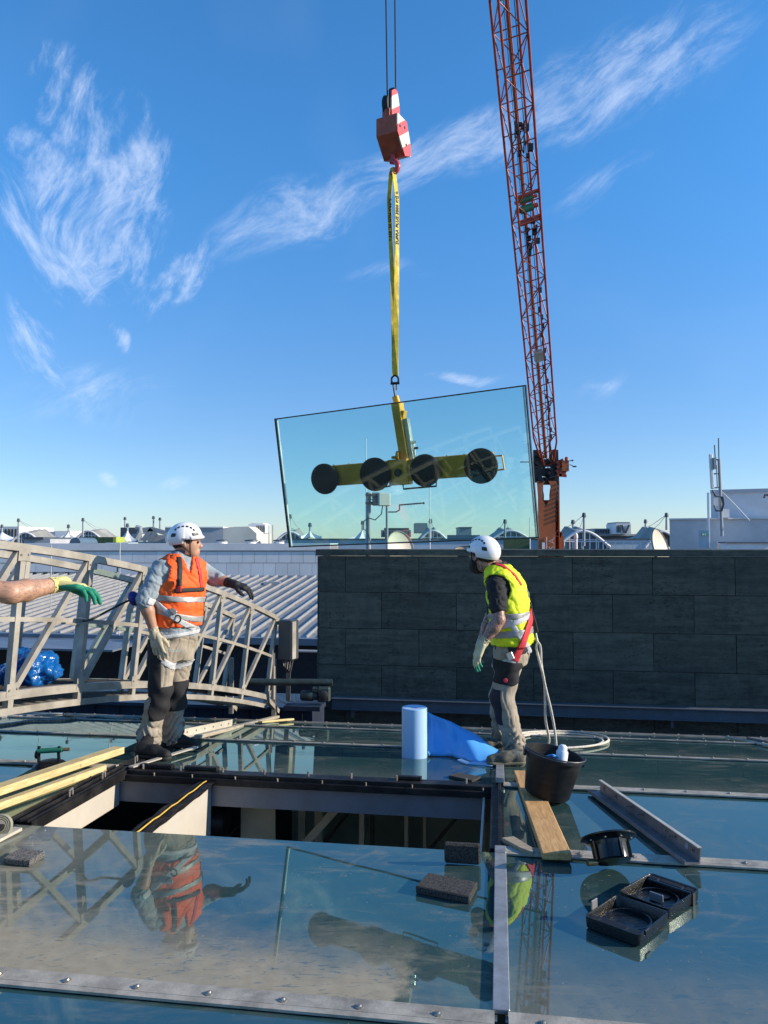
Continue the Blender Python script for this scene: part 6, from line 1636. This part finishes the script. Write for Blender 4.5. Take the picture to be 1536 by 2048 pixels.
        for p, n_, hw in cfg['bands']:
            sdf_obj('reflective_band', isect(off(ve, .007), slab(p, n_, hw)), a, b, .0065, REFL, vo, 0)
        allc = U_(allc, ve)
    for nm, p, n_, hw, m_, regc, regr, th in cfg.get('straps', []):
        g = isect(off(allc, th), slab(p, n_, hw), ball(regc, regr)) if not callable(p) else isect(off(allc, th), p)
        a, b = bounds([regc], regr + .02); sdf_obj(nm, g, a, b, .006, m_, e, 1)
    # hands
    for s in 'RL':
        hc = cfg['hand' + s]; fn, pts = hand(J['wr' + s], hc['d'], hc['pn'], hc['t'], hc.get('curl', (.25, .35, .3)), hc.get('spread', .1), hc.get('sc', 1.08))
        a, b = bounds(pts, .05); ho = sdf_obj('glove', fn, a, b, .0042, hc['m'], e, 1)
        wv = Vector(J['wr' + s]); dv = (wv - Vector(J['el' + s])).normalized()
        cf_ = minus(cone(wv - dv * .045, wv + dv * .03, .036, .033), cone(wv - dv * .08, wv - dv * .02, .031, .031)); cf_ = isect(cf_, half(wv - dv * .045, -dv))
        a, b = bounds([wv - dv * .045, wv + dv * .03], .06); sdf_obj('cuff', cf_, a, b, .005, hc.get('cuff', hc['m']), ho, 1)
    for (heel, d, up, an), bm in zip(feet, ('R', 'L')): boot(e, heel, d, up, an, cfg['boot'][0], cfg['boot'][1], cfg.get('bootL', .29))
    hm = helmet(e, q, hf, hs, hu, HELM)
    # hair under the helmet, eyes, chin straps
    hair = isect(off(ellip(q(-.012, 0, .025), (hf, hs, hu), (.098, .076, .092)), .004), half(q(.045, 0, 0), hf * 1.0 - hu * .3), half(q(0, 0, -.045), -hu + hf * .6))
    a, b = bounds([q(0, 0, .02)], .14); sdf_obj('hair', hair, a, b, .006, HAIR, e, 1)
    eyes(e, q)
    if cfg.get('beard'):
        bd_ = isect(off(U_(ellip(q(.022, 0, -.045), (hf, hs, hu), (.066, .058, .075)), ellip(q(.06, 0, -.095), (hf, hs, hu), (.026, .028, .022)), k=.035), .009), half(q(.0, 0, -.05), hu - hf * .45), half(q(-.005, 0, 0), -hf))
        a, b = bounds([q(.03, 0, -.07)], .12); sdf_obj('beard', bd_, a, b, .005, BEARD, e, 1)
    for b in (-1, 1):
        MB().tube([q(.035, b * .092, .03), q(.03, b * .082, -.02), q(.03, b * .068, -.075), q(.028, b * .03, -.118), q(.028, 0, -.122)], .0055, 6).build('chin_strap', WEBB, e, smooth=True)
        MB().tube([q(-.07, b * .078, .02), q(-.02, b * .083, -.03), q(.025, b * .072, -.072)], .0055, 6).build('chin_strap', WEBB, e, smooth=True)
    return e, q, allc, F, Rt, lv
# worker with the orange vest
YA = (on_roof(272, 1512).y + on_roof(322, 1492).y) / 2 + .05
def A(u, v, dy=0.0): return at(u, v, YA + dy)
fa = (.72, -.69); FA = Vector((*fa, 0)).normalized(); RA = Vector((FA.y, -FA.x, 0))
JA = dict(shR=A(320, 1138, -.12), shL=A(394, 1134, .13), elR=A(290, 1202, -.22), wrR=A(309, 1266, -.20), elL=A(430, 1157, .14), wrL=A(466, 1168, .06),
          hipR=A(326, 1296, -.07), hipL=A(362, 1296, .07), knR=A(321, 1382, -.11), knL=A(352, 1374, .05), anR=A(298, 1468, -.12), anL=A(345, 1460, .08))
fR, fL = on_roof(272, 1512, .014), on_roof(322, 1492, .014)
feetA = [(fR, (1, -.35, 0), (0, 0, 1), JA['anR'] + Vector((0, 0, -.03))), (fL, (1, -.12, 0), (0, 0, 1), JA['anL'] + Vector((0, 0, -.02)))]
levA = [(1300, 345, .160, .128), (1268, 348, .168, .145), (1226, 353, .170, .150), (1182, 356, .180, .138), (1145, 359, .185, .122), (1126, 361, .165, .098), (1114, 362, .105, .078), (1105, 363, .066, .064)]
headA = A(373, 1085); neckA = levA
kR, kL = JA['knR'], JA['knL']
za = lambda v: A(340, v).z
side_black = isect(half(A(322, 1330, -.1), RA * -1 + FA * .55), half((0, 0, za(1276)), (0, 0, 1)), half((0, 0, za(1385)), (0, 0, -1)), ball(A(318, 1330, -.1), .24))
kneeR = isect(half(kR + FA * .015, -FA), slab((0, 0, za(1398)), (0, 0, 1), .12), ball(A(318, 1400, -.12), .17)); kneeL = isect(half(kL + FA * .01, -FA), slab((0, 0, za(1392)), (0, 0, 1), .11), ball(A(352, 1390, .05), .16))
cfgA = dict(skin=SKIN1, belt=za(1262), hem=za(1272), sleeve=dict(R=1.0, L=1.25), shirt_m=GREYSH, collar=mat('dark grey collar', (.10, .09, .10), .85), vest_m=ORANGE, vest_hem=za(1250), vneck=.16, open=.0,
            bands=[(A(355, 1194), (0.10, 0, 1), .021), (A(360, 1226), (.28, 0, 1), .021)], boot=(BOOT, SOLE), ph=.5,
            panels=[('side_panel', side_black, [A(318, 1330, -.1)], .27, TROUB), ('knee_pad', kneeR, [A(318, 1400, -.12)], .2, TROUB), ('knee_pad', kneeL, [A(352, 1390, .05)], .2, TROUB)],
            straps=[('waist_strap', A(345, 1225, -.1), (.62, 0, .78), .021, WEB, A(340, 1228, -.12), .22, .007), ('waist_belt', A(350, 1268), (-.12, 0, 1), .014, WEB, A(372, 1266, -.1), .22, .010),
                    ('chest_strap', A(378, 1180, -.1), (0, 0, 1), .016, WEBB, A(385, 1180, -.12), .13, .012),
                    ('shoulder_strap', A(360, 1150) + RA * .085, RA + Vector((0, 0, .12)), .018, WEBB, A(360, 1150) + RA * .085 + FA * .08, .14, .009), ('shoulder_strap', A(360, 1150) - RA * .085, RA - Vector((0, 0, .12)), .016, WEBR, A(360, 1150) - RA * .085 + FA * .08, .13, .009),
                    ('thigh_strap', A(335, 1322, -.1), (.62, 0, .78), .020, WEB, A(338, 1322, -.14), .15, .007), ('thigh_strap', A(365, 1330, 0), (.22, 0, -.97), .018, WEB, A(368, 1332, 0), .115, .007)],
            handR=dict(d=(.22, -.05, -1), pn=(.35, .9, 0), t=1, m=GLB_, curl=(.12, .18, .15), spread=.16), handL=dict(d=(1, -.1, -.25), pn=(.1, .2, -1), t=-1, m=GLK, curl=(.35, .5, .35), spread=.12))
workerA, qa, allA, FA, RA, lvA = make_person('worker in orange vest and white helmet standing before the arched bridge, arm stretched out', YA, JA, fa, levA, headA, (.97, .18, .02), (-.06, 0, 1), feetA, cfgA)
wp = JA['wrL']; dv = (JA['wrL'] - JA['elL']).normalized(); MB().lathe([(.033, -.012), (.037, -.012), (.037, .012), (.033, .012)], wp - dv * .055, dv, 16).build('wrist_watch', WEBB, workerA)
cR = A(355, 1238, -.19); MB().lathe([(.022, -.004), (.03, -.004), (.03, .004), (.022, .004), (.022, -.004)], cR, (-.3, -1, .1), 16).build('harness_ring', WEBB, workerA, smooth=True)
MB().box(A(347, 1222, -.2), (.05, .02, .03), Matrix.Rotation(.6, 3, 'Y')).build('buckle', METALH, workerA, bevel=.004)
MB().box(A(357, 1165, -.2), (.03, .02, .05)).build('buckle', WEBB, workerA, bevel=.004); MB().box(A(359, 1178, -.2), (.025, .014, .04)).build('buckle', WEBR, workerA, bevel=.003)
hf_, hu_ = Vector((.97, .18, .02)).normalized(), Vector((-.06, 0, 1)); hu_ = (hu_ - hf_ * hu_.dot(hf_)).normalized(); hs_ = hf_.cross(hu_).normalized()
Mh = Matrix((hf_, hu_, hs_)).transposed().to_4x4(); Mh.translation = qa(.0, .1075, .022); text_mesh('PLEIA', .02, mat('dark grey print', (.08, .08, .09), .6), 'helmet_print', workerA, Mh)
# blue pouch on his back with the lanyard
pch = sdf_obj('back_pouch', ellip(A(268, 1197, .02), ((1, 0, .2), (0, 1, 0), (0, 0, 1)), (.04, .06, .055)), *bounds([A(268, 1197, .02)], .1), .006, mat('blue pouch', (.02, .03, .25), .6), workerA)
text_mesh('TOUER', .03, mat('pale mint print', (.45, .62, .55), .6), 'print', workerA, Matrix.Translation(A(347, 1301, -.232)) @ Matrix.Rotation(R(12), 4, 'Z') @ Matrix.Rotation(math.pi / 2, 4, 'X'))
rope('lanyard', 'dark lanyard from the bridge rail to the orange vested worker\'s back', [br_pt(5.66, .46, -.03), A(185, 1238, -.3), A(215, 1222, -.15), A(245, 1207, -.05), A(266, 1197, .0)], .008, WEBB)
ck = br_pt(5.62, .46, -.035); o = MB().tube([ck + Vector((.05 * math.cos(R(a)), -.0, .02 * math.sin(R(a)))) for a in range(0, 360, 30)], .005, 6, closed=True).build('carabiner', METALH, smooth=True); tag(o, 'steel carabiner clipped to the bridge mid rail', 'carabiner')

# worker with the yellow vest
YB = (on_roof(1052, 1527).y + on_roof(1016, 1500).y) / 2
def B(u, v, dy=0.0): return at(u, v, YB + dy)
fb = (-.93, .36)
FB = Vector((*fb, 0)).normalized(); RB = Vector((FB.y, -FB.x, 0))
JB = dict(shL=B(992, 1170, -.16), shR=B(1004, 1166, .17), elL=B(998, 1240, -.25), wrL=B(966, 1287, -.24), elR=B(980, 1238, .24), wrR=B(962, 1285, .18),
          hipL=B(1018, 1306, -.075), hipR=B(1026, 1306, .085), knL=B(1006, 1398, -.09), knR=B(1000, 1394, .12), anL=B(1030, 1492, -.03), anR=B(1004, 1478, .22))
fLb, fRb = on_roof(1052, 1527, .014), on_roof(1016, 1500, .014)
feetB = [(fRb, (-1, -.05, 0), (0, 0, 1), JB['anR'] + Vector((0, 0, -.02))), (fLb, (-1, -.12, 0), (0, 0, 1), JB['anL'] + Vector((0, 0, -.02)))]
levB = [(1308, 1024, .160, .122), (1276, 1024, .168, .128), (1236, 1021, .172, .128), (1196, 1016, .182, .126), (1163, 1009, .186, .116), (1146, 1003, .168, .096), (1135, 998, .105, .076), (1126, 993, .066, .064)]
headB = B(965, 1112)
zb_ = lambda v: B(1000, v).z
kLb = JB['knL']
kp = isect(half(kLb + FB * -.005, -FB), slab((0, 0, zb_(1408)), (0, 0, 1), .13), ball(B(1000, 1405, -.09), .19)); pk = isect(half(B(1012, 1345, -.10), (.15, 1, 0)), slab(B(1012, 1340), (0.15, 0, 1), .085), ball(B(1012, 1340, -.12), .125)); top_b = isect(half(B(1020, 1308), (.3, 0, -1)), ball(B(1030, 1295, 0), .3), half(B(1010, 1300), (-1, 0, -.2)))
cfgB = dict(skin=SKIN2, belt=zb_(1282), hem=zb_(1302), sleeve=dict(R=.62, L=.62), shirt_m=BLKT, vest_m=LIME_V, vest_hem=zb_(1287), vneck=.22, open=.02,
            bands=[(B(1020, 1228), (-.05, 0, 1), .021), (B(1022, 1262), (-.1, 0, 1), .024)], boot=(BOOTG, SOLEG), beard=True, ph=1.7, bootL=.285,
            panels=[('knee_pad', kp, [B(1000, 1405, -.09)], .22, cloth('navy knee panel', (.012, .012, .022))), ('thigh_pocket', pk, [B(1012, 1340, -.12)], .16, TROUB), ('seat_panel', top_b, [B(1030, 1295)], .3, TROUB)],
            straps=[('shoulder_strap', B(1015, 1150, -.1), (.5, .75, .42), .019, WEBR, B(1016, 1150, -.08), .125, .008), ('waist_strap', B(1020, 1240), (-.30, 0, .95), .020, WEB, B(1030, 1236, -.12), .14, .008),
                    ('hip_strap', B(1036, 1270, -.1), (.80, 0, .60), .020, WEB, B(1034, 1275, -.12), .19, .007), ('thigh_strap', B(1010, 1322, -.1), (-.28, 0, .96), .022, WEB, B(1000, 1322, -.12), .13, .007),
                    ('red_hip_strap', B(1046, 1275, -.1), (.90, 0, -.42), .026, WEBR, B(1047, 1270, -.10), .21, .011), ('chest_strap', B(972, 1215, 0), (0, 0, 1), .05, WEBB, B(968, 1225, 0), .085, .009)],
            handL=dict(d=(-.45, -.05, -1), pn=(.75, .2, -.3), t=-1, m=None, curl=(.22, .3, .25), spread=.12), handR=dict(d=(-.3, .1, -1), pn=(.6, -.4, 0), t=1, m=GLB_))
cfgB['handL']['m'] = two_tone('beige glove with green palm', (.55, .50, .30), (.01, .22, .13), (.75, .2, -.3), JB['wrL'] + Vector((.012, 0, 0))); cfgB['handL']['cuff'] = mat('yellow cuff', (.55, .50, .30), .9, 0, .1, 30, .4, 200)
workerB, qb, allB, FB, RB, lvB = make_person('bearded worker in yellow vest and white helmet standing by the bucket, back turned', YB, JB, fb, levB, headB, (-.66, .74, .08), (.10, 0, 1), feetB, cfgB)
MB().tube([B(1052 + 6 * math.cos(R(a)), 1190 + 9 * math.sin(R(a)), -.02) for a in range(0, 360, 30)], .006, 6, closed=True).build('back_ring', METALH, workerB, smooth=True)
MB().box(B(1020, 1312, -.20), (.045, .025, .055), Matrix.Rotation(-.4, 3, 'Y')).build('buckle', METALH, workerB, bevel=.004); MB().box(B(1028, 1236, -.18), (.06, .02, .04), Matrix.Rotation(.3, 3, 'Y')).build('buckle', WEBB, workerB, bevel=.004)
MB().lathe([(0, 0), (.016, 0), (.014, .003), (0, .004)], B(1011, 1361, -.19), (0, -1, 0), 14).build('badge', mat('red badge', (.6, .03, .08), .5), workerB)
MB().box(B(962, 1133, -.04), (.02, .02, .025)).build('strap_clip', mat('pale clip', (.6, .5, .3), .4), workerB, bevel=.003)
ab_ = empty('energy_absorber', B(1066, 1240, .0), 'black shock absorber strap hanging behind the yellow vested worker', 'lanyard')
MB().strap([B(1056, 1205, -.02), B(1060, 1225, -.02), B(1067, 1248, -.02), B(1071, 1266, -.02)], (0, -1, 0), .045, .02).build('absorber_pack', WEBB, ab_, bevel=.004)
MB().tube([B(1054, 1198, -.02), B(1056, 1206, -.02)], .008, 6).build('snap_hook', METALH, ab_); MB().tube([B(1071, 1266, -.02), B(1073, 1276, -.02), B(1075, 1284, -.02)], .009, 6).build('snap_hook', METALH, ab_)
rope('safety_rope', 'white safety rope hanging in two strands from the worker\'s harness to the roof', [B(1092, 1494, .1), B(1098, 1480, .1), B(1091, 1440, .05), B(1090, 1400, .02), B(1088, 1360, 0), B(1078, 1320, -.02), B(1073, 1296, -.02), B(1076, 1285, -.02), B(1081, 1296, -.02), B(1083, 1330, 0), B(1090, 1370, 0), B(1102, 1420, .02), B(1110, 1465, .05), B(1113, 1502, .05)], .0095, ROPE, n=130)

# worker outside the picture whose arm reaches in
YC_ = 3.15
def Cc_(u, v, dy=0.0): return at(u, v, YC_ + dy)
fc = (.93, .36); sx = -175
JC = dict(shR=Cc_(-135, 1163, -.16), shL=Cc_(-190, 1160, .20), elR=Cc_(22, 1186, -.06), wrR=Cc_(116, 1169, .14), elL=Cc_(-215, 1290, .30), wrL=Cc_(-165, 1390, .26),
          hipR=Cc_(-180, 1440, -.08), hipL=Cc_(-185, 1440, .09), knR=Cc_(-170, 1610, -.08), knL=Cc_(-190, 1605, .12), anR=Cc_(-185, 1765, -.06), anL=Cc_(-205, 1750, .16))
gz = lambda p: RP(*ab(p), .014)
fRc, fLc = gz(Cc_(-215, 1800, -.06)), gz(Cc_(-235, 1780, .17))
feetC = [(fRc, (1, .1, 0), (0, 0, 1), JC['anR']), (fLc, (1, .3, 0), (0, 0, 1), JC['anL'])]
levC = [(1445, -180, .160, .122), (1390, -180, .168, .126), (1320, -178, .172, .128), (1245, -175, .18, .124), (1185, -172, .186, .116), (1155, -172, .168, .098), (1133, -172, .105, .076), (1118, -170, .066, .064)]
zc_ = lambda v: Cc_(-180, v).z
cfgC = dict(skin=SKIN3, belt=zc_(1400), hem=zc_(1430), sleeve=dict(R=.6, L=.6), shirt_m=mat('light grey t-shirt', (.45, .46, .46), .9, 0, .08, 8, .3, 200), boot=(BOOTG, SOLEG), ph=3.0, straps=[], panels=[],
            handR=dict(d=(1, .12, -.12), pn=(.15, 0, -1), t=1, m=None, curl=(.30, .40, .30), spread=.14, sc=1.06), handL=dict(d=(.1, 0, -1), pn=(.4, -.8, 0), t=-1, m=GLB_))
cfgC['handR']['m'] = two_tone('yellow glove with green palm', (.62, .55, .22), (.005, .20, .11), (.15, -.35, -1), JC['wrR'] + Vector((.06, 0, -.010)), .01); cfgC['handR']['cuff'] = mat('yellow knit cuff', (.66, .58, .24), .9, 0, .1, 30, .4, 200)
workerC, qc, allC, FC, RC, lvC = make_person('person reaching in from the left edge, only tattooed forearm and green glove showing', YC_, JC, fc, levC, Cc_(-160, 1060), (.95, .25, 0), (0, 0, 1), feetC, cfgC)
